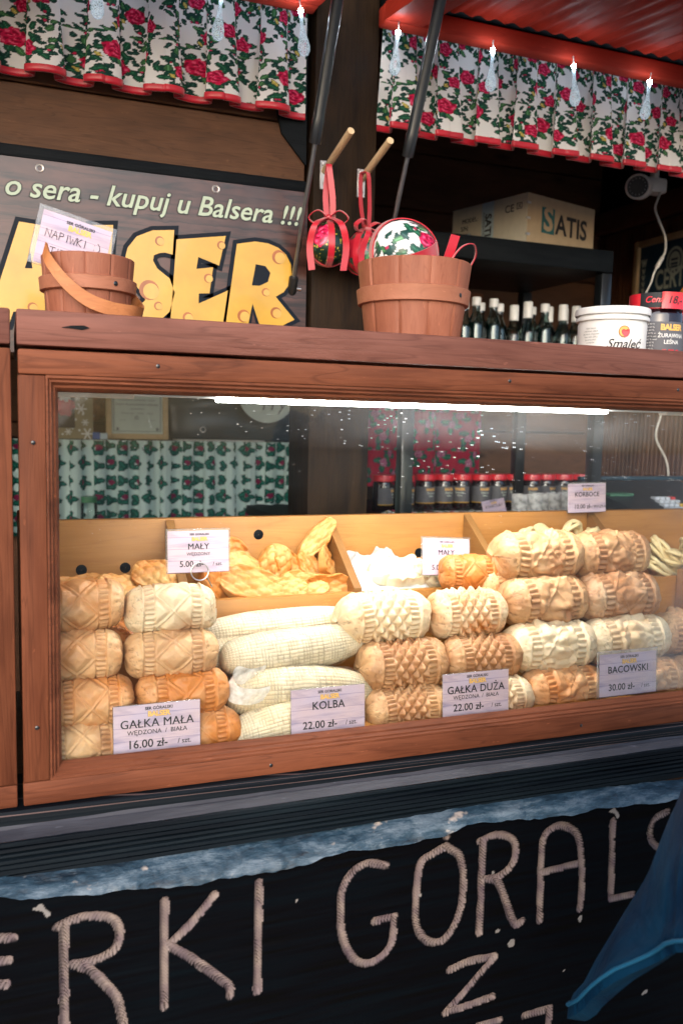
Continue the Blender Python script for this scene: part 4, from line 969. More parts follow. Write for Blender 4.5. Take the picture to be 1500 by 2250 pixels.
# ------------------------------------------------------------ things on the shelf
def bucket(label, loc, r1, r0, h, hoopz, hoopw):
    t = thing('wooden_bucket', label, 'bucket', loc, group='small wooden buckets'); O = (0, 0, 0)
    n = 154; th = np.arange(n)*2*np.pi/n; stave = 1-.022*(np.arange(n) % 14 == 0)+.004*np.sin(np.floor(np.arange(n)/14)*2.7)
    P = []
    for r, z in ((.001, .006), (r0-.006, .006), (r1-.006, h-.001), (r1-.005, h), (r1-.001, h), (r1, h-.001), (r0+(r1-r0)*.5, h*.5), (r0, .002), (r0-.002, 0), (.001, 0)):
        P.append(np.stack([r*stave*np.cos(th), r*stave*np.sin(th), np.full(n, z)], 1))
    gridmesh('tub', np.array(P)[::-1], M['bucket'], None, t, O, True, 35)
    rr = lambda z: r0+(r1-r0)*z/h
    z0_, z1_ = hoopz-hoopw/2, hoopz+hoopw/2
    s_ = MB(); s_.lathe([(rr(z0_)-.001, z0_), (rr(z0_)+.0035, z0_), (rr(z0_)+.005, z0_+.001), (rr(z1_)+.005, z1_-.001), (rr(z1_)+.0035, z1_), (rr(z1_)-.001, z1_)], n=64)
    hp = s_.build('hoop', M['hoop'], t, O, 35)
    a = rad(-62); q_ = rr(hoopz)+.0052
    MB().lathe([(.0030, 0), (.0022, .0006), (.0003, .0009)], (q_*math.cos(a), q_*math.sin(a), hoopz), 10, M=Matrix.Rotation(a, 4, 'Z') @ Matrix.Rotation(rad(90), 4, 'Y')).build('nail', M['blackmetal'], hp, O)
    return t
bucket('larger wooden bucket holding the floral fabric egg', (.526, .105, 1.5627), .078, .0655, .104, .058, .021)
bk = bucket('smaller wooden bucket with a bent strap handle and a tip card', (.093, .095, 1.5627), .0535, .0475, .073, .040, .016)
pth = catmull([(-.050, -.028, .076), (-.046, -.045, .060), (-.030, -.060, .036), (-.008, -.066, .018), (.018, -.064, .0095), (.046, -.050, .0085), (.060, -.020, .011), (.060, .006, .022), (.052, .018, .036)], 8)
mb = MB(); ribbon(mb, pth, .0165, np.array([[.25, .25, .95]]), 0, .0012); mb.build('strap_handle', M['strap'], bk, (0, 0, 0))
# tip card standing in the small bucket
t = thing('tip_card', 'tilted handwritten tip card standing in the small bucket', 'card', (.073, .120, 1.632), (rad(-8), rad(13), rad(4))); O = (0, 0, 0)
MB().box(-.047, .047, -.0008, .0008, -.012, .062, bev=.0007, seg=1).build('laminate', M['laminate'], t, O)
MB().box(-.041, .041, -.0012, -.0009, -.010, .056).build('printed_card', M['card'], t, O, 0)
b = MB(); b.text('SER GÓRALSKI', .0052, (.004, -.0016, .0490), .03); b.build('small_print', M['ink'], t, O, 0)
b = MB(); b.text('BALSER', .0090, (.004, -.0016, .0425), .05, space=.92); b.build('logo', M['logo'], t, O, 0)
HW = {'N': [[(0, 0), (.05, 1), (.6, 0), (.65, 1)]], 'A': [[(0, 0), (.35, 1), (.65, 0)], [(.12, .4), (.6, .4)]], 'P': [[(.05, 0), (.08, 1), (.5, .9), (.5, .6), (.1, .5)]], 'I': [[(.2, 0), (.22, 1)]],
      'W': [[(0, 1), (.2, 0), (.4, .7), (.6, 0), (.85, 1)]], 'K': [[(.05, 0), (.05, 1)], [(.55, 1), (.08, .45), (.6, 0)]], ':': [[(.1, .15), (.12, .22)], [(.1, .7), (.12, .78)]], ')': [[(0, 1.1), (.3, .8), (.35, .3), (.05, -.15)]],
      'T': [[(0, 1), (.7, 1)], [(.35, 1), (.33, 0)]], 'S': [[(.5, .9), (.15, .85), (.12, .6), (.45, .4), (.4, .08), (0, .05)]], ' ': []}
def hand(mb, txt, x, z, h, r=.0007, y=-.0017):
    for ch in txt:
        for st in HW[ch]: mb.tube([(x+p[0]*h, y, z+p[1]*h) for p in st], r, 5, flat=.4)
        x += h*(.45 if ch in 'I:' else .9 if ch == 'W' else .8)
b = MB(); hand(b, 'NAPIWKI :)', -.034, .0245, .0098); hand(b, 'TIPS', -.026, .004, .0098); b.build('handwriting', M['ink'], t, O, 0)

def egg(name, label, loc, r, h, base, seed, rot, band=.011):
    t = thing(name, label, 'fabric egg', loc, [rad(a) for a in rot], 'floral fabric eggs with red ribbons'); O = (0, 0, 0)
    nu, nv = 90, 120; a = np.linspace(.01, np.pi-.01, nu); th = np.linspace(0, 2*np.pi, nv+1)[:-1]
    A, T = np.meshgrid(a, th, indexing='ij'); z = -np.cos(A)*h/2; rr = r*np.sin(A)*(1-.12*(-np.cos(A)))
    P = np.stack([rr*np.cos(T), rr*np.sin(T), z], -1)
    c = paint(T*r*.68+seed*.037, z*.72+seed*.021, 'valance', seed)
    w = (c.min(-1) > .6); c[w] = base
    g_ = (c[..., 1] > c[..., 0]*1.5) & (c.max(-1) < .2)
    if base[1] > base[0]: c[g_] = np.where((vn(P, 400, 2) > .66)[g_][:, None], np.array([.62, .45, .05]), np.array([.004, .02, .012]))
    gridmesh('egg_shell', P, M['eggfab'], c, t, O, True, 180)
    mb = MB()
    for ang in (0.35, 1.75):                        # two ribbons wound pole to pole
        s_ = np.linspace(-.1, 2*np.pi-.1, 60); ca, sa = math.cos(ang), math.sin(ang)
        zz = -np.cos(s_)*h/2*1.02; q_ = r*1.035*np.sin(s_)*(1-.12*(-np.cos(s_)))
        ribbon(mb, np.stack([q_*ca, q_*sa, zz], 1), band, np.array([[-sa, ca, 0]]), 0, .0007)
    mb.build('ribbon_band', M['redsat'], t, O)
    return t
def bow(t, z, r, loop_h=0, s=1):
    O = (0, 0, 0); mb = MB()
    for sg in (-1, 1):
        ribbon(mb, catmull([(0, -.006, z), (sg*.018*s, -.016, z+.010*s), (sg*.034*s, -.012, z-.001*s), (sg*.022*s, -.006, z-.010*s), (0, -.006, z)], 6), .011, np.array([[0.1, 1, .35]]))
        ribbon(mb, catmull([(sg*.002, -.010, z), (sg*.022*s, -.030, z-.016*s), (sg*.031*s, -.024, z-.05*s), (sg*.027*s, -.024, z-.092*s)], 6), .0115, np.array([[1, .25*sg, .1]]))
    mb.lathe([(.0005, -.006), (.006, -.004), (.0075, 0), (.006, .004), (.0005, .006)], (0, -.007, z), 10)
    mb.build('bow', M['redsat'], t, O, 60)
    if loop_h:
        mb = MB(); d = np.array([[1, .1, 0]])
        top = np.array([-.002, .000, z+loop_h])
        ribbon(mb, catmull([(.007, -.004, z), (.006, -.006, z+loop_h*.4), top+[.001, -.008, -.004], top+[0, 0, .002]], 6), .010, d)
        ribbon(mb, catmull([(-.003, -.002, z), (-.006, .004, z+loop_h*.45), top+[-.001, .008, -.004], top+[0, 0, .0025]], 6), .010, d)
        mb.build('hanging_loop', M['redsat'], t, O, 60)
e1 = egg('floral_egg', 'green floral fabric egg hanging by a red ribbon from the first peg', (.525, .452, 1.7575), .034, .076, (.012, .15, .06), 1, (0, 0, -20)); bow(e1, .043, .034, .088)
e2 = egg('floral_egg', 'red floral fabric egg hanging by a red ribbon behind the bucket', (.592, .452, 1.748), .034, .076, (.42, .012, .03), 4, (0, 0, 25)); bow(e2, .043, .034, .092)
e3 = egg('floral_egg', 'white floral fabric egg lying in the larger bucket', (.508, .100, 1.679), .046, .090, (.80, .79, .78), 7, (72, 0, 78), .019)
mb = MB()
ribbon(mb, catmull([(.560, .085, 1.660), (.566, .080, 1.680), (.574, .078, 1.707)], 6), .014, np.array([[1, .1, -.1]]))
ribbon(mb, catmull([(.556, .080, 1.652), (.578, .074, 1.688), (.600, .078, 1.698), (.613, .090, 1.690), (.612, .098, 1.676), (.594, .100, 1.655)], 8), .0085, np.array([[.3, 1, .2]]))
ribbon(mb, catmull([(.530, .060, 1.668), (.550, .056, 1.664), (.575, .062, 1.660)], 6), .014, np.array([[0, .3, 1]]))
o = mb.build('red_ribbon', M['redsat'], None, (.57, .08, 1.66), 60); tag(o, 'loose red satin ribbon looping out of the larger bucket', 'ribbon')
for x, z, lb, hl in ((.532, 1.892, 'pale wooden peg holding the green egg', 1), (.603, 1.886, 'pale wooden peg holding the red egg', 2)):
    t = thing('wooden_peg', lb, 'peg', (x, .499, z), group='wooden pegs on the post')
    mb = MB(); p = np.array([x, .499, z]); d = np.array([.004, -.116, .036])
    mb.tube([p, p+d*.5, p+d], .0062, 16); mb.build('dowel', M['dowel'], t)
    mb = MB(); mb.box(x-.009, x+.007, .4965, .4995, z-.032, z+.018, bev=.001, seg=1); mb.lathe([(.0045, 0), (.0035, .002), (.0005, .0024)], (x-.003, .4965, z+.012), 10, M=Matrix.Rotation(rad(90), 4, 'X')); mb.lathe([(.004, 0), (.003, .0015), (.0005, .002)], (x, .4965, z-.022), 10, M=Matrix.Rotation(rad(90), 4, 'X'))
    mb.build('mounting_plate', M['zinc'], t)
# lard tub
t = thing('lard_tub', 'white plastic lard tub with a printed label', 'tub', (.858, .100, 1.5627)); O = (0, 0, 0)
MB().lathe([(.001, 0), (.0475, 0), (.0490, .002), (.0500, .046), (.0535, .0465), (.0540, .049), (.0535, .0515), (.0515, .052), (.0518, .056)], n=64).build('tub_body', M['white'], t, O)
MB().lathe([(.0540, .0545), (.0552, .055), (.0555, .0575), (.0548, .0640), (.0530, .0655), (.0505, .0640), (.001, .0640)], n=64).build('lid', M['white'], t, O)
a = np.linspace(rad(-215), rad(-40), 40); P = np.array([[(.0498*math.cos(q_)*(1+.0008*k), .0498*math.sin(q_)*(1+.0008*k), z) for q_ in a] for k, z in ((0, .003), (20, .042))])
gridmesh('label', P, M['wpaint'], None, t, O)
Rz = Matrix.Rotation(rad(-16), 4, 'Z')
b = MB(); b.text('Smaleć', .0185, (0, 0, .0105), .004, .35, wrap=.0512, M=Rz); b.build('lettering', M['ink'], t, O, 0)
b = MB()
for i in range(6): b.text(('skład: tłuszcz', 'wieprzowy, cebula', 'sól, pieprz, majeranek', 'masa netto 200 g', 'przechowywać', 'w chłodzie')[i], .0033, (0, 0, .034-.0042*i), .0, 0, wrap=.0512, M=Matrix.Rotation(rad(-74), 4, 'Z'))
b.build('small_print', M['greyink'], t, O, 0)
b = MB(); V = []
for rr_, yy in ((.0085, .0514), (.0074, .0517)):
    a = np.linspace(0, 2*np.pi, 22)[:-1]; V.append([(yy*math.sin((rr_*math.cos(q_))/yy+rad(-18)), -yy*math.cos((rr_*math.cos(q_))/yy+rad(-18)), .0285+rr_*math.sin(q_)) for q_ in a])
b.add(V[0], [list(range(21))], 0); b.add(V[1], [list(range(21))], 1); b.build('badge', [M['hole'], M['logo']], t, O, 0)
b = MB(); b.text('♥', .011, (0, 0, .0255), .02, 0, wrap=.0521, M=Rz); b.build('heart_print', M['redlid'], t, O, 0)
# cranberry jar with a price tag band
def shelfjar(label, loc, r, h, text=True):
    t = thing('preserve_jar', label, 'jar', loc, group='preserve jars on the shelf'); O = (0, 0, 0)
    MB().lathe([(.001, 0), (r-.004, 0), (r, .004), (r, h*.72), (r*.93, h*.80), (r*.88, h*.82)], n=56).build('jar_body', M['jam'], t, O)
    MB().lathe([(r*.93, h*.82), (r*.95, h*.83), (r*.95, h*.985), (r*.92, h), (.001, h)], n=56).build('lid', M['redlid'], t, O)
    a = np.linspace(rad(-215), rad(-45), 40); q2 = r+.0006
    gridmesh('label', np.array([[(q2*math.cos(k), q2*math.sin(k), z) for k in a] for z in (.006, h*.60)]), M['greylabel'], None, t, O)
    if text:
        Ra = Matrix.Rotation(rad(-6), 4, 'Z')
        b = MB(); b.text('BALSER', .0125, (0, 0, h*.50), .05, wrap=r+.0012, M=Ra, space=.9); b.build('logo', M['logo'], t, O, 0)
        b = MB(); b.text('ŻURAWINA', .0085, (0, 0, h*.36), .02, wrap=r+.0012, M=Ra); b.text('LEŚNA', .0085, (0, 0, h*.25), .02, wrap=r+.0012, M=Ra); b.build('lettering', M['wpaint'], t, O, 0)
        b = MB(); b.text('•• ••• ••', .010, (0, 0, h*.11), .03, wrap=r+.0012, M=Ra); b.build('berry_print', M['redlid'], t, O, 0)
        b = MB()
        for i in range(9): b.text('cukier, owoce 60 %, woda'[:18+(i*7) % 6], .0036, (0, 0, h*(.56-.053*i)), 0, wrap=r+.0012, M=Matrix.Rotation(rad(-62), 4, 'Z'))
        b.build('small_print', M['wpaint'], t, O, 0)
    return t
j = shelfjar('dark cranberry jar with a grey label and a black and red price band', (.970, .135, 1.5627), .0420, .090)
a = np.linspace(rad(-222), rad(-40), 40); q2 = .0425
P0 = np.array([[(q2*math.cos(k), q2*math.sin(k), z) for k in a] for z in (.076, .0985)])
gridmesh('price_band', P0, M['ink'], None, j, (0, 0, 0))
a1 = np.linspace(rad(-222), rad(-166), 12); gridmesh('price_band_end', np.array([[((q2+.0006)*math.cos(k), (q2+.0006)*math.sin(k), z) for k in a1] for z in (.0765, .098)]), M['redlid'], None, j, (0, 0, 0))
b = MB(); b.text('Cena', .0135, (0, 0, .0875), .02, .3, wrap=.0436, M=Matrix.Rotation(rad(-47), 4, 'Z')); b.build('price_word', M['redlid'], j, (0, 0, 0), 0)
a1 = np.linspace(rad(-122), rad(-70), 14); gridmesh('price_tag', np.array([[((.0450+.001*abs(kk))*math.cos(k), (.0450+.001*abs(kk))*math.sin(k), z) for k in a1] for kk, z in ((1, .0735), (0, .086), (1, .0990))]), M['redlid'], None, j, (0, 0, 0))
b = MB(); b.text('18,-', .0165, (0, 0, .0865), .0, .25, wrap=.0462, M=Matrix.Rotation(rad(-6), 4, 'Z')); b.build('price_number', M['ink'], j, (0, 0, 0), 0)
shelfjar('dark preserve jar at the edge of the picture beside the cranberry jar', (1.068, .15, 1.5627), .0420, .088, False)
t = thing('honey_bottle', 'amber bottle behind the cranberry jar, only its shoulder in view', 'bottle', (1.135, .235, 1.5627)); O = (0, 0, 0)
MB().lathe([(.001, 0), (.032, 0), (.034, .003), (.034, .095), (.028, .125), (.014, .150), (.013, .172)], n=40).build('bottle_body', M['amber'], t, O)
MB().lathe([(.016, .168), (.016, .190), (.001, .191)], n=30).build('cap', M['redlid'], t, O)

# ------------------------------------------------------------ inside the stall, bay with the shelf unit
un = thing('shelf_unit', 'black shelf unit carrying the cardboard box and the bottles', 'shelf unit', (1.35, 1.35, 1.20))   # moved and sized below
b = MB(); b.box(1.03, 1.67, 1.15, 1.62, 1.905, 1.968, bev=.003); b.build('top_shelf', M['black'], un)
MB().box(1.03, 1.67, 1.20, 1.60, 1.590, 1.612, bev=.002).build('bottle_shelf', M['black'], un)
for x, y, z in ((.980, 1.10, -.10), (1.640, 1.16, 1.153), (1.05, 1.58, 1.153), (1.64, 1.58, 1.153)): MB().box(x, x+.035, y, y+.035, z, 1.904, bev=.002).build('upright', M['blackmetal'], un)
for q_ in ((1.26, 1.36), (1.41, 1.53)): MB().box(*q_, 1.66, 1.67, 1.62, 1.90).build('back_plank', M['beam'], un)
t = thing('cardboard_box', 'cardboard box with black lettering on top of the shelf unit', 'box', (1.177, .849, 1.8858), (0, 0, rad(16))); t.scale = (.84, .84, .84); O = (0, 0, 0)
h = .148; w = .305
b = MB(); b.box(0, w, 0, w, 0, h); b.build('box_body', M['carton'], t, O, 0)
MB().box(-.0015, -.0003, .0005, w-.0005, .0005, h-.0005).build('pale_side', M['cartonp'], t, O, 0)
b = MB(); V = [(0, w*.98, h+.001), (0, .02, h+.001), (.10, .02, h+.010), (.10, w*.98, h+.024), ]; b.add(V, [[0, 1, 2, 3]]); b.build('top_flap', M['carton'], t, O, 0)
b = MB(); b.box(.062, .118, -.0012, -.0003, .045, .118); b.build('teal_square', M['teal'], t, O, 0)
b = MB(); b.text('S', .092, (.090, -.0018, .082), .03); b.build('pale_letter', M['carton'], t, O, 0)
b = MB(); b.text('ATIS', .080, (.197, -.0012, .074), .025, sx=.92); b.build('side_lettering', M['ink'], t, O, 0)
Mz = Matrix.Rotation(rad(-90), 4, 'Z')
def side(mb, txt, size, yc, z, bold=.02, rot90=False, d=-.0022):
    Mx = Mz @ Matrix.Rotation(rad(90), 4, 'Y') if rot90 else Mz
    mb.text(txt, size, (d, yc, z), bold, M=Mx)
b = MB(); side(b, 'MODEL:', .019, .228, .106); side(b, 'S/N:', .019, .250, .084); side(b, 'N.W.:', .019, .246, .062); side(b, 'CE', .030, .068, .112, .01); side(b, '⌧', .024, .030, .114, .01); side(b, 'SATIS', .034, .152, .072, .03, True, -.0028); side(b, 'INTERNATIONAL', .0125, .170, .072, .0, True, -.0028); b.build('printing', M['ink'], t, O, 0)
b = MB(); b.box(-.0022, -.0016, .130, .178, .012, .1475); b.box(-.0022, -.0016, .225, .295, .030, .068); b.box(-.0027, -.0023, .175, .245, .006, .040); b.build('stickers', M['sticker'], t, O, 0)
b = MB()
for i in range(5): side(b, 'NO 40 221 80', .0075, .262, .061-.0065*i, 0, False, -.0032)
for i in range(4): side(b, 'LAN 10 62 3', .0075, .212, .034-.0065*i, 0, False, -.0032)
b.build('sticker_print', M['greyink'], t, O, 0)
for z in (.118, .075, .030): MB().box(-.0020, .012, -.0015, .004, z, z+.006).build('staple', M['metal'], t, O, 0)
# bottles
bt = thing('glass_bottle', 'x', 'bottle', (0, 0, 0), group='white-capped bottles on the shelf'); O = (0, 0, 0)
MB().lathe([(.001, .002), (.024, .002), (.0255, .006), (.0255, .130), (.022, .150), (.0125, .172), (.0118, .196)], n=24).build('bottle_body', M['bottle'], bt, O)
MB().lathe([(.001, .003), (.0235, .003), (.0245, .007), (.0245, .129), (.022, .143), (.001, .144)], n=24).build('drink', M['drink'], bt, O)
MB().lathe([(.0128, .192), (.0138, .193), (.0138, .215), (.0128, .217), (.001, .217)], n=20).build('cap', M['white'], bt, O)
tall = thing('glass_bottle', 'x', 'bottle', (0, 0, 0), group='white-capped bottles on the shelf')
MB().lathe([(.001, .002), (.024, .002), (.0255, .006), (.0255, .120), (.022, .140), (.0125, .165), (.0118, .186)], n=24).build('bottle_body', M['bottle'], tall, O)
MB().lathe([(.001, .003), (.0235, .003), (.0245, .007), (.0245, .110), (.001, .112)], n=24).build('drink', M['drink'], tall, O)
MB().lathe([(.0136, .172), (.0146, .173), (.0142, .220), (.0132, .222), (.001, .222)], n=20).build('long_cap', M['white'], tall, O)
PB = [(1.293, 1.355, 0, .0), (1.325, 1.34, 0, .013), (1.357, 1.37, 0, .0), (1.388, 1.345, 0, .013), (1.417, 1.36, 0, .0), (1.470, 1.36, 1, -.006), (1.507, 1.34, 1, .006), (1.540, 1.37, 0, .0), (1.572, 1.345, 0, .010), (1.603, 1.37, 1, .0), (1.636, 1.34, 1, .006), (1.664, 1.375, 1, .0), (1.692, 1.35, 1, .006)]
WORD = ['first', 'second', 'third', 'fourth', 'fifth', 'sixth', 'seventh', 'eighth', 'ninth', 'tenth', 'eleventh', 'twelfth', 'thirteenth']
used = [0, 0]
for i, (x, y, k, dz) in enumerate(PB):
    x, y = x*.84, y*.84-.16
    src = (bt, tall)[k]; lb = ('dark bottle with a short white cap, %s of the bottle row from the bucket', 'pale bottle with a long white cap, %s of the bottle row from the bucket')[k] % WORD[i]
    if not used[k]: src.location = (x, y, 1.5865); src['label'] = lb; src.scale = (.84, .84, .81+dz*3.4); used[k] = 1
    else: dup(src, (x, y, 1.5865), None, lb, (.84, .84, .81+dz*3.4))
MB().box(1.66, 1.72, 1.20, 1.60, 1.590, 1.612, bev=.002).build('bottle_shelf_end', M['black'], un)
un.location = (1.134, .974, 1.240); un.scale = (.84, .84, .84)
# security camera, cables
t = thing('security_camera', 'white cylindrical security camera under the valance', 'security camera', (1.63, .95, 2.14))
p0 = np.array([1.526, .885, 2.072]); d = np.array([.105, .11, .035]); dn = d/np.linalg.norm(d)
mb = MB(); mb.tube([p0, p0+dn*.003, p0+dn*.10, p0+dn*.13], [.030, .032, .032, .026], 28); mb.build('housing', M['white'], t)
mb = MB(); mb.tube([p0-dn*.0012, p0-dn*.0004], [.0265, .0265], 28); mb.build('lens_window', M['blackplastic'], t)
mb = MB(); A = np.cross(dn, [0, 0, 1]); A /= np.linalg.norm(A); B = np.cross(dn, A)
for k in range(14):
    c0 = p0-dn*.0016+.0200*(math.cos(k*.449)*A+math.sin(k*.449)*B); mb.lathe([(.0003, -.001), (.0013, 0), (.0003, .001)], c0, 6)
mb.build('infrared_leds', M['metal'], t)
mb = MB(); mb.box(1.612, 1.675, .945, .99, 2.085, 2.125, bev=.008); mb.tube([(1.64, .96, 2.12), (1.645, .96, 2.40)], .012, 12); mb.build('mount', M['white'], t)
mb = MB(); mb.tube(catmull([(1.655, .95, 2.088), (1.630, .93, 2.060), (1.607, .91, 2.030), (1.612, .90, 2.000), (1.636, .90, 1.960), (1.640, .90, 1.925), (1.632, .90, 1.905)], 8), .0032, 8)
mb.tube([(1.632, .90, 1.905), (1.615, .90, 1.878)], .0055, 10); mb.tube(catmull([(1.615, .90, 1.878), (1.606, .90, 1.86), (1.606, .91, 1.835), (1.60, .93, 1.80)], 6), .0025, 8)
o = mb.build('camera_cable', M['cable'], None, (1.62, .9, 1.9), 180); tag(o, 'white cable with a plug dangling from the security camera', 'cable')
mb = MB(); mb.tube(catmull([(1.930, 1.2, 1.62), (1.922, 1.2, 1.505), (1.906, 1.2, 1.426), (1.951, 1.2, 1.355), (1.965, 1.2, 1.297), (1.965, 1.2, 1.22)], 8), .0030, 8)
o = mb.build('hanging_cable', M['cable'], None, (1.93, 1.2, 1.4), 180); tag(o, 'white cable hanging before the panelled wall, seen through the glass', 'cable')
# certificate on the side wall
t = thing('framed_certificate', 'blue certificate in a pale wooden frame on the panelled wall', 'picture', (2.085, 1.35, 1.95))
b = MB(); Xw = 2.098
def wallbox(mb, y0, y1, z0_, z1_, th, bev=0): mb.box(Xw-th, Xw, y0, y1, z0_, z1_, bev=bev)
wallbox(b, 1.545, 1.567, 1.72, 2.104, .02, .002); wallbox(b, 1.12, 1.142, 1.72, 2.104, .02, .002); wallbox(b, 1.142, 1.545, 2.083, 2.104, .02, .002); wallbox(b, 1.142, 1.545, 1.72, 1.741, .02, .002); b.build('picture_frame', M['paleframe'], t)
MB().box(Xw-.008, Xw, 1.142, 1.545, 1.741, 2.083).build('print_sheet', M['blueprint'], t)
Mw = Matrix.Rotation(rad(-90), 4, 'Z')
b = MB(); b.text('CERTYFIKAT', .092, (Xw-.0095, 1.300, 1.955), .02, M=Mw, sx=.62); b.text('jakości', .030, (Xw-.0095, 1.40, 1.885), .01, M=Mw); b.build('lettering', M['cert'], t, smooth=0)
b = MB()
for i in range(9): b.text('v', .036, (Xw-.0095, 1.522, 2.000-.022*i), .03, M=Mw, sx=.9)
b.text('w', .05, (Xw-.0095, 1.522, 2.030), .04, M=Mw, sx=.7); b.build('ornament', M['cert'], t, smooth=0)
b = MB()
for rr_, d_, k in ((.040, .0088, 0), (.032, .0094, 1), (.026, .0098, 0)):
    a = np.linspace(0, 2*np.pi, 29)[:-1]; b.add([(Xw-d_, 1.372+rr_*math.cos(q_), 2.012+rr_*1.2*math.sin(q_)) for q_ in a], [list(range(28))], k)
for zz in (2.018, 2.004, 1.994): b.box(Xw-.0108, Xw-.0100, 1.356, 1.388, zz-.004, zz+.003, 1)
b.build('emblem', [M['cert'], M['blueprint']], t, smooth=0)
# counter with jam jars
ct = thing('rear_counter', 'rear counter with a printed cloth under the jam jars', 'counter', (1.3, 1.3, .15))
MB().box(.66, 2.08, .98, 1.62, 1.172, 1.198, bev=.003).build('worktop', M['black'], ct)
MB().box(.68, 2.06, 1.02, 1.60, .14, 1.171).build('counter_body', M['dark'], ct)
u = np.linspace(0, 1, 160); v = np.linspace(0, 1, 60); A, B = np.meshgrid(u, v, indexing='ij')
P = np.stack([1.02+.42*A, .99+.30*B, 1.2035+.003*fbm(np.stack([A*4, B*3, A*0], -1), 1.5, 3, 3)], -1); P[:, 0:6, 2] += 0
gridmesh('printed_cloth', P[:, ::-1], M['cotton'], paint(A*.6, B*.4, 'valance', 9)[:, ::-1], ct, ct.location)
jj = thing('jam_jar', 'x', 'jar', (0, 0, 0), group='jam jars with red lids')
MB().lathe([(.001, 0), (.026, 0), (.0285, .003), (.0285, .072), (.0265, .080), (.025, .083)], n=32).build('jar_body', M['jam'], jj, O)
MB().lathe([(.0285, .083), (.0295, .084), (.0295, .098), (.0285, .100), (.001, .100)], n=32).build('lid', M['redlid'], jj, O)
a = np.linspace(rad(-200), rad(-40), 24); gridmesh('label', np.array([[(.0290*math.cos(k), .0290*math.sin(k), z) for k in a] for z in (.020, .066)]), M['greylabel'], None, jj, O)
a = np.linspace(rad(-200), rad(-40), 24); gridmesh('label_edge', np.array([[(.0293*math.cos(k), .0293*math.sin(k), z) for k in a] for z in (.019, .0215)]), M['yellow'], None, jj, O)
b = MB(); b.text('BALSER', .0088, (0, 0, .058), .05, wrap=.0296, M=Matrix.Rotation(rad(-8), 4, 'Z')); b.build('logo', M['logo'], jj, O, 0)
b = MB(); b.text('Żurawina', .0066, (0, 0, .048), .02, wrap=.0296, M=Matrix.Rotation(rad(-8), 4, 'Z')); b.text('leśna', .0066, (0, 0, .040), .02, wrap=.0296, M=Matrix.Rotation(rad(-8), 4, 'Z')); b.build('lettering', M['cert'], jj, O, 0)
JX = [.955, 1.020, 1.100, 1.162, 1.221, 1.281, 1.339, 1.396, 1.452, 1.508, 1.566, 1.625]
for i, x in enumerate(JX):
    lb = 'dark jam jar with a red lid, %s of the row counted from the wooden post' % WORD[i]; lc = (x, 1.20+.006*math.sin(i*2.2)-(.04 if i < 2 else 0), 1.209); rz = (0, 0, rad(-30*math.sin(i*1.9)+(60 if i < 2 else 0)))
    if i == 0: jj.location = lc; jj.rotation_euler = rz; jj['label'] = lb
    else: dup(jj, lc, rz, lb)
card('tilted small card reading konfitury, 18 zł, before the jam jars', (1.228, 1.02, 1.2065), .075, .045, 'KONFITURY', '', '18.00 zł-', '/ szt.', (-14, -7, 6), .001)
t0 = MB(); a = np.linspace(0, 1, 40); B2 = np.linspace(0, 2*np.pi, 25)[:-1]
A, T = np.meshgrid(a, B2, indexing='ij'); rr_ = .016*np.minimum(1, 6*np.minimum(A, 1-A)+.35)*(1+.1*np.sin(T*3+A*9))
P = np.stack([.90+.13*A, 1.04-.03*A+rr_*np.cos(T), 1.214+rr_*.75*np.sin(T)-.004*A], -1)
o = gridmesh('rolled_cloth', P, M['cotton'], paint(A*.15, T*.02, 'valance', 3), None, (.96, 1.03, 1.2), True); tag(o, 'rolled up floral cloth beside the shelf upright', 'cloth')
cp = thing('cup_stack', 'x', 'cup stack', (0, 0, 0), group='stacks of clear plastic cups')
prf = [(.018, 0)]; 
for i in range(8): prf += [(.0215, .004+.008*i), (.0222, .007+.008*i), (.0213, .0075+.008*i)]
MB().lathe(prf, n=28).build('cups', M['cup'], cp, O)
for i, (x, y, lb) in enumerate([(1.320, 1.05, 'clear cup stack nearest the konfitury card'), (1.366, 1.045, 'clear cup stack in the middle of three'), (1.402, 1.07, 'clear cup stack partly behind the middle one'), (1.452, 1.08, 'clear cup stack standing alone near the register'), (1.492, 1.08, 'clear cup stack beside the korboce card')]):
    if i == 0: cp.location = (x, y, 1.199); cp['label'] = lb
    else: dup(cp, (x, y, 1.199), None, lb)
rg = thing('cash_register', 'dark cash register with a green display and pale keys', 'cash register', (1.48, .72, 1.2))
V = [(1.42, .66, 1.20), (1.78, .66, 1.20), (1.78, .95, 1.20), (1.42, .95, 1.20), (1.42, .66, 1.245), (1.78, .66, 1.245), (1.78, .95, 1.305), (1.42, .95, 1.305)]
mk('register_body', V, [[0, 3, 2, 1], [4, 5, 6, 7], [0, 1, 5, 4], [1, 2, 6, 5], [2, 3, 7, 6], [3, 0, 4, 7]], M['regbody'], None, rg, rg.location, 0)
sl2 = .06/.29
def pad(mb, x, y, w_, d_, m=0, hh=.006):
    z = 1.245+(y-.66)*sl2; mb.box(x-w_/2, x+w_/2, y-d_/2, y+d_/2, z-.004, z+hh, m, .001, 1)
b = MB(); pad(b, 1.470, .83, .075, .045, 0, .004); b.build('display', M['lcd'], rg)
b = MB()
for i in range(4):
    for k in range(4): pad(b, 1.525+.017*i+.010*k, .70+.028*k, .013, .020, 2 if (i == 3 and k < 2) else 1 if (i == 3 and k == 3) else 0)
b.build('keys', [M['key'], M['keyr'], M['keyy']], rg)
MB().box(1.45, 2.0, .955, .975, 1.306, 1.318, bev=.004).build('drawer_lid', M['navybag'], rg)
MB().box(1.33, 1.95, .62, .978, 1.165, 1.199, bev=.003).build('side_table', M['black'], ct)

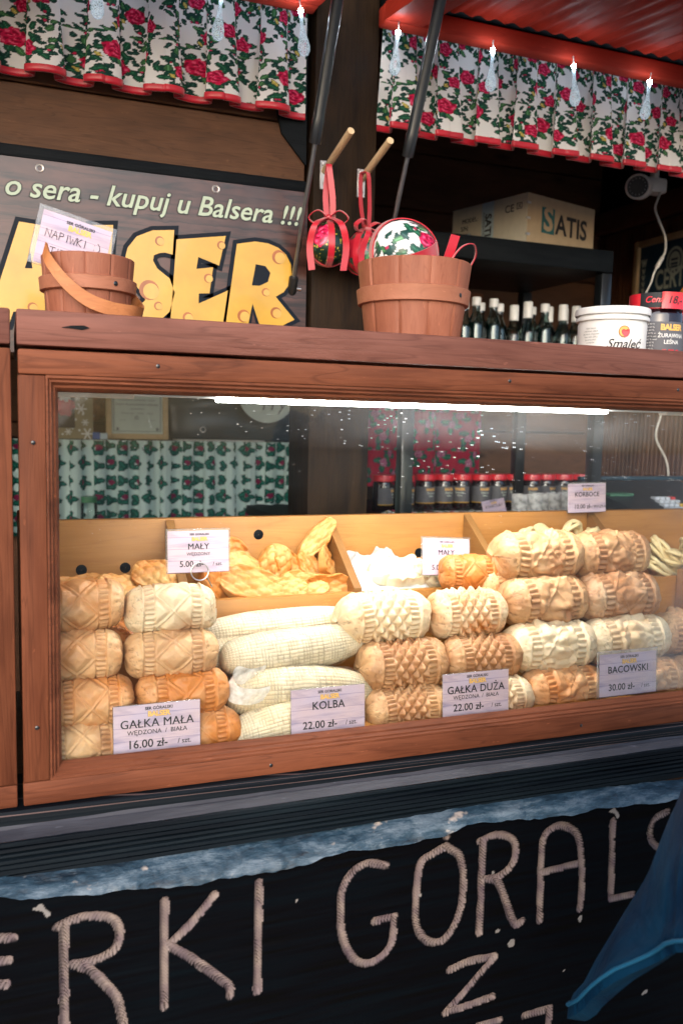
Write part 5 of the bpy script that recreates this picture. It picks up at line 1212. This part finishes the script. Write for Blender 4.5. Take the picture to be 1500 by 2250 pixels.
# ------------------------------------------------------------ inside the stall, bay with the banner
sc = thing('back_counter', 'low counter behind the mint curtain with papers and gifts on it', 'counter', (.3, 1.6, .15))
MB().box(-.4, .85, 1.525, 1.79, 1.362, 1.385, bev=.002).build('worktop', M['black'], sc)
MB().box(-.38, .84, 1.55, 1.79, .14, 1.361).build('counter_body', M['dark'], sc)
t = thing('gift_bag', 'olive gift bag printed with white snowflakes beside a red gift', 'gift bag', (.17, 1.58, 1.3855))
MB().box(.06, .228, 1.56, 1.64, 1.3855, 1.62, bev=.002).build('bag_body', M['bagkraft'], t)
b = MB()
for x, z, r_ in ((.195, 1.470, .016), (.206, 1.432, .010), (.160, 1.405, .010), (.212, 1.400, .017), (.185, 1.500, .008), (.18, 1.44, .004), (.20, 1.455, .003), (.172, 1.415, .003), (.21, 1.50, .004), (.19, 1.41, .003), (.183, 1.47, .003), (.145, 1.398, .003)):
    for k in range(3):
        a = k*math.pi/3; dx, dz = math.cos(a)*r_, math.sin(a)*r_; w_ = .0010+r_*.06; nx, nz = -math.sin(a)*w_, math.cos(a)*w_
        b.add([(x-dx-nx, 1.5590-.0003*k, z-dz-nz), (x+dx-nx, 1.5590-.0003*k, z+dz-nz), (x+dx+nx, 1.5590-.0003*k, z+dz+nz), (x-dx+nx, 1.5590-.0003*k, z-dz+nz)], [[0, 1, 2, 3]])
b.build('snowflake_print', M['wpaint'], t, smooth=0)
b = MB(); b.box(.10, .178, 1.5575, 1.5588, 1.416, 1.53); b.build('window', M['ink'], t, smooth=0)
b = MB(); u = np.linspace(.05, np.pi-.05, 20); v = np.linspace(0, 2*np.pi, 25)[:-1]; A, T = np.meshgrid(u, v, indexing='ij'); U = np.stack([np.sin(A)*np.cos(T), np.sin(A)*np.sin(T), np.cos(A)], -1)
P = U*np.array([.030, .012, .026])*(1+.3*fbm(U, 2.5, 3, 2))[..., None]+np.array([.145, 1.556, 1.478]); gridmesh('red_gift', P, M['redlid'], None, t, t.location, True, 30)
P = U*np.array([.012, .008, .009])*(1+.4*fbm(U, 2.5, 5, 2))[..., None]+np.array([.150, 1.546, 1.500]); gridmesh('white_bow', P, M['wpaint'], None, t, t.location, True, 30)
t = thing('paper_certificate', 'mint coloured certificate in a pale wooden frame on the back counter', 'picture', (.355, 1.60, 1.3855), (rad(-4), 0, 0)); O = (0, 0, 0)
b = MB(); x0, x1, H_ = -.088, .092, .25; b.box(x0, x0+.016, -.008, .008, .0, H_, bev=.002); b.box(x1-.016, x1, -.008, .008, 0, H_, bev=.002); b.box(x0+.016, x1-.016, -.008, .008, 0, .016, bev=.002); b.box(x0+.016, x1-.016, -.008, .008, H_-.016, H_, bev=.002); b.build('picture_frame', M['paleframe'], t, O)
MB().box(x0+.015, x1-.015, -.002, .004, .012, H_-.012).build('paper', M['cert'], t, O)
b = MB()
for i, (s_, tx) in enumerate([(.0068, 'za zajęcie pierwszego miejsca w konkursie'), (.0068, 'na najlepszy ser podhalański i oscypek'), (.0080, 'Dyplom dla gospodarstwa rodzinnego'), (.0055, 'z podziękowaniem'), (.0055, 'Przewodniczący      Komisja      Starosta')]): b.text(tx, s_, (.002, -.003, .128-.013*i), .0)
b.text('©', .016, (.0, -.003, .062), .0); b.text('~ ~', .012, (-.040, -.003, .056), 0); b.text('~ ~', .012, (.045, -.003, .056), 0)
b.text('∗', .03, (-.055, -.003, .028), 0); b.text('∗', .03, (.060, -.003, .028), 0)
for q0, q1, q2_, q3 in ((-.066, -.0645, .024, .21), (.0685, .070, .024, .21), (-.066, .070, .0225, .0238)): b.box(q0, q1, -.0032, -.0026, q2_, q3)
b.build('printing', M['greyink'], t, O, 0)
t = thing('small_blue_box', 'tiny blue and white box next to the framed certificate', 'box', (.247, 1.56, 1.3855)); MB().box(.226, .246, 1.55, 1.575, 1.3855, 1.405, bev=.001).build('blue_half', M['bluebox'], t); MB().box(.2465, .266, 1.548, 1.575, 1.3855, 1.403, bev=.001).build('white_half', M['sticker'], t)
u = np.linspace(.03, np.pi-.03, 40); v = np.linspace(0, 2*np.pi, 49)[:-1]; A, T = np.meshgrid(u, v, indexing='ij'); U = np.stack([np.sin(A)*np.cos(T), np.sin(A)*np.sin(T), np.cos(A)], -1)
P = U*np.array([.036, .03, .055])*(1+.06*np.sin(T*14)*np.sin(A*24))[..., None]+np.array([.245, 1.66, 1.495])
o = gridmesh('wicker_ball', P, M['wicker'], None, None, (.245, 1.66, 1.45), True, 60); tag(o, 'brown wicker ornament between the gift bag and the certificate', 'ornament')
P = U*np.array([.20, .07, .095])*(1+.14*fbm(U, 2.6, 3, 3))[..., None]; P = np.sign(P)*np.abs(P)**.9*1.25+np.array([.62, 1.70, 1.470])
o = gridmesh('leather_bag', P, M['navybag'], None, None, (.62, 1.70, 1.386), True, 180); tag(o, 'slumped navy leather bag on the back counter', 'bag')
a = np.linspace(0, 2*np.pi, 24); mb = MB(); mb.tube(np.stack([.548+.008*np.cos(a), a*0+1.585, 1.418+.008*np.sin(a)], 1), .0016, 6, caps=False); o = mb.build('metal_ring', M['metal'], None, (.548, 1.585, 1.418), 180); tag(o, 'small pale metal ring on the navy leather bag', 'ring')
t = thing('cake_dome', 'round white plate with dark script behind the glass, under the light', 'plate', (.735, 1.56, 1.53), (rad(84), 0, 0)); O = (0, 0, 0)
MB().lathe([(.001, 0), (.060, 0), (.088, .006), (.089, .0075), (.060, .003), (.001, .003)], n=48).build('plate_body', M['cert'], t, O)
b = MB(); b.text('M y', .05, (0, 0, 0), .01, .3, M=Matrix.Rotation(rad(-90), 4, 'X')); P = b.V[0]; b.V[0] = P+np.array([.02, -.035, .0085]); b.build('script', M['greyink'], t, O, 0)
MB().box(.46, .72, 1.515, 1.60, 1.3855, 1.3885, bev=.001).build('paper_stack', M['white'], None, (.6, 1.55, 1.386)); tag(bpy.data.objects['paper_stack'], 'thin white tray of papers lying before the navy bag', 'papers')
t = thing('green_lidded_jar', 'small clear jar with a green lid below the mint curtain', 'jar', (.205, 1.44, 1.15)); O = (0, 0, 0)
MB().lathe([(.001, 0), (.021, 0), (.022, .003), (.022, .062), (.019, .066)], n=28).build('jar_body', M['glassw'], t, O)
MB().lathe([(.020, .066), (.021, .067), (.021, .082), (.001, .083)], n=28).build('lid', M['greenlid'], t, O)
MB().box(.10, .32, 1.36, 1.47, 1.135, 1.1495).build('jar_ledge', M['dark'], sc)

# ------------------------------------------------------------ person in a blue jacket at the stall (built facing +Y, then turned)
pr_ = thing('person', 'person in a blue jacket and black trousers standing close beside the camera', 'person', (.69, -.50, 0), (0, 0, rad(33.5)))
O = (0, 0, 0); verts = []; edges = []; rads = []
def jv(p, r): verts.append(p); rads.append(r); return len(verts)-1
def chain(start, pts):
    k = start
    for p, r in pts: n_ = jv(p, r); edges.append((k, n_)); k = n_
    return k
root = jv((0, 0, .95), .13)
chain(root, [((0, 0, 1.10), .115), ((0, -.01, 1.30), .125), ((0, -.01, 1.44), .09), ((0, .005, 1.53), .052), ((0, .02, 1.60), .075), ((0, .025, 1.68), .088), ((0, .012, 1.75), .06)])
for sg in (-1, 1):
    leg = chain(root, [((sg*.09, 0, .86), .090), ((sg*.105, .01, .50), .062), ((sg*.11, -.02, .28), .052), ((sg*.11, -.03, .09), .040)]); chain(leg, [((sg*.115, .05, .05), .038), ((sg*.12, .13, .035), .030)])
    arm = chain(2, [((sg*.17, -.01, 1.42), .060), ((sg*.225, -.05, 1.16), .044), ((sg*.225, .00, .93), .030), ((sg*.225, .02, .885), .030)])
    for i in range(4):
        o_ = (i-1.5)*.018; chain(arm, [((sg*.224, .026+o_, .84), .0095), ((sg*(.222-.004*abs(i-1)), .034+o_, .805), .0085), ((sg*.214, .040+o_, .78+.004*abs(i-1)), .0075)])
    chain(arm, [((sg*.212, .062, .865), .0105), ((sg*.202, .074, .837), .0088)])
me = bpy.data.meshes.new('body'); me.from_pydata(verts, edges, [])
bo = bpy.data.objects.new('body', me); COL.objects.link(bo)
bo.modifiers.new('skin', 'SKIN')
for i, sv in enumerate(me.skin_vertices[0].data): sv.radius = (rads[i], rads[i]*(.8 if i < 4 else 1.0)); sv.use_root = (i == 0)
ss = bo.modifiers.new('sub', 'SUBSURF'); ss.levels = 2; ss.render_levels = 2
m2 = bpy.data.meshes.new_from_object(bo.evaluated_get(bpy.context.evaluated_depsgraph_get())); bpy.data.objects.remove(bo)
V = np.array([v.co[:] for v in m2.vertices]); F = [list(p.vertices) for p in m2.polygons]
x_, y_, z_ = V[:, 0], V[:, 1], V[:, 2]
V[:, 1] += .022*np.exp(-(x_/.016)**2-((z_-1.645)/.028)**2)*(y_ > .05)-.008*np.exp(-((np.abs(x_)-.032)/.018)**2-((z_-1.675)/.014)**2)*(y_ > .05)+.006*np.exp(-(x_/.03)**2-((z_-1.605)/.010)**2)*(y_ > .05)
mk('body', V, F, M['skin'], None, pr_, O, 180)
NA = 96; aa = np.linspace(0, 2*np.pi, NA+1)[:-1]; fr = np.clip(np.sin(aa+.05), 0, 1)**4.5
hem = 1.05-.225*fr; rows = []
for inner in (True, False):
    ts = np.linspace(0, 1, 46) if not inner else [.10, .05, .0]
    for t_ in ts:
        z = hem+(1.53-hem)*t_
        Fz = np.interp(z, [.82, .96, 1.006, 1.07, 1.138, 1.3, 1.45, 1.53], [.250, .2085, .188, .172, .152, .125, .10, .060])
        rx = np.interp(z, [.86, 1.04, 1.2, 1.38, 1.47, 1.53], [.20, .19, .175, .19, .13, .068]); Bz = np.interp(z, [.86, 1.04, 1.2, 1.4, 1.53], [.15, .14, .125, .12, .06])
        k = .93 if inner else 1.0
        rows.append(np.stack([rx*k*np.cos(aa), np.where(np.sin(aa) > 0, Fz, Bz)*k*np.sin(aa), z+(.004 if inner else 0)], 1))
P = np.array(rows); n_ = P.copy(); n_[..., 2] = 0; n_ /= np.linalg.norm(n_, axis=-1, keepdims=True)
fo = fbm(P*np.array([9, 9, 4]), 1.0, 3, 3); P = P+n_*(.011*fo)[..., None]
P[4:6] += n_[4:6]*.004
jk = gridmesh('jacket', P, M['jacket'], None, pr_, O, True, 60)
sm = P[4]+n_[4]*.001; mb = MB(); mb.tube(np.concatenate([sm, sm[:1]]), .0018, 6, caps=False); mb.build('hem_piping', M['piping'], jk, O, 180)
for sg in (-1, 1):
    pts = catmull([(sg*.14, -.01, 1.43), (sg*.215, -.03, 1.30), (sg*.228, -.05, 1.16), (sg*.228, -.03, 1.04), (sg*.226, .0, .925)], 8)
    mb = MB(); mb.tube(pts, np.linspace(.078, .052, len(pts))*(1+.06*np.sin(np.arange(len(pts))*1.3)), 24); mb.build('jacket_sleeve', M['jacket'], pr_, O, 180)
    mb = MB(); mb.tube(catmull([(sg*.085, 0, 1.09), (sg*.095, 0, .86), (sg*.105, .005, .50), (sg*.11, -.015, .28), (sg*.11, -.025, .07)], 6), np.linspace(.118, .070, 25), 24); mb.build('trouser_leg', M['trousers'], pr_, O, 180)
    mb = MB(); mb.tube([(sg*.11, -.075, .045), (sg*.11, -.05, .05), (sg*.115, .05, .05), (sg*.12, .14, .036), (sg*.12, .165, .03)], [.02, .044, .046, .036, .018], 16, flat=.95); mb.build('shoe', M['sole'], pr_, O, 180)
    mb = MB(); mb.lathe([(.0005, -.011), (.008, -.008), (.0105, 0), (.008, .008), (.0005, .011)], (sg*.033, .088, 1.672), 14); mb.build('eye', M['white'], pr_, O, 180)
    mb = MB(); mb.tube(catmull([(sg*.086, .012, 1.69), (sg*.098, .002, 1.68), (sg*.097, .0, 1.655), (sg*.084, .012, 1.635)], 5), .008, 8); mb.build('ear', M['skin'], pr_, O, 180)
u = np.linspace(.03, 1.75, 30); v = np.linspace(0, 2*np.pi, 49)[:-1]; A, T = np.meshgrid(u, v, indexing='ij'); U = np.stack([np.sin(A)*np.cos(T), np.sin(A)*np.sin(T), np.cos(A)], -1)
P = U*np.array([.098, .108, .118])*(1+.05*fbm(U, 5, 2, 3))[..., None]+np.array([0, .005, 1.665]); sh_ = 1-.16*smooth01(A, 1.15, 1.75); P[..., 0] *= sh_; P[..., 1] = (P[..., 1]-.005)*sh_+.005-.022*smooth01(A, .8, 1.7)
gridmesh('hair', P, M['hair'], None, pr_, O, True, 180)
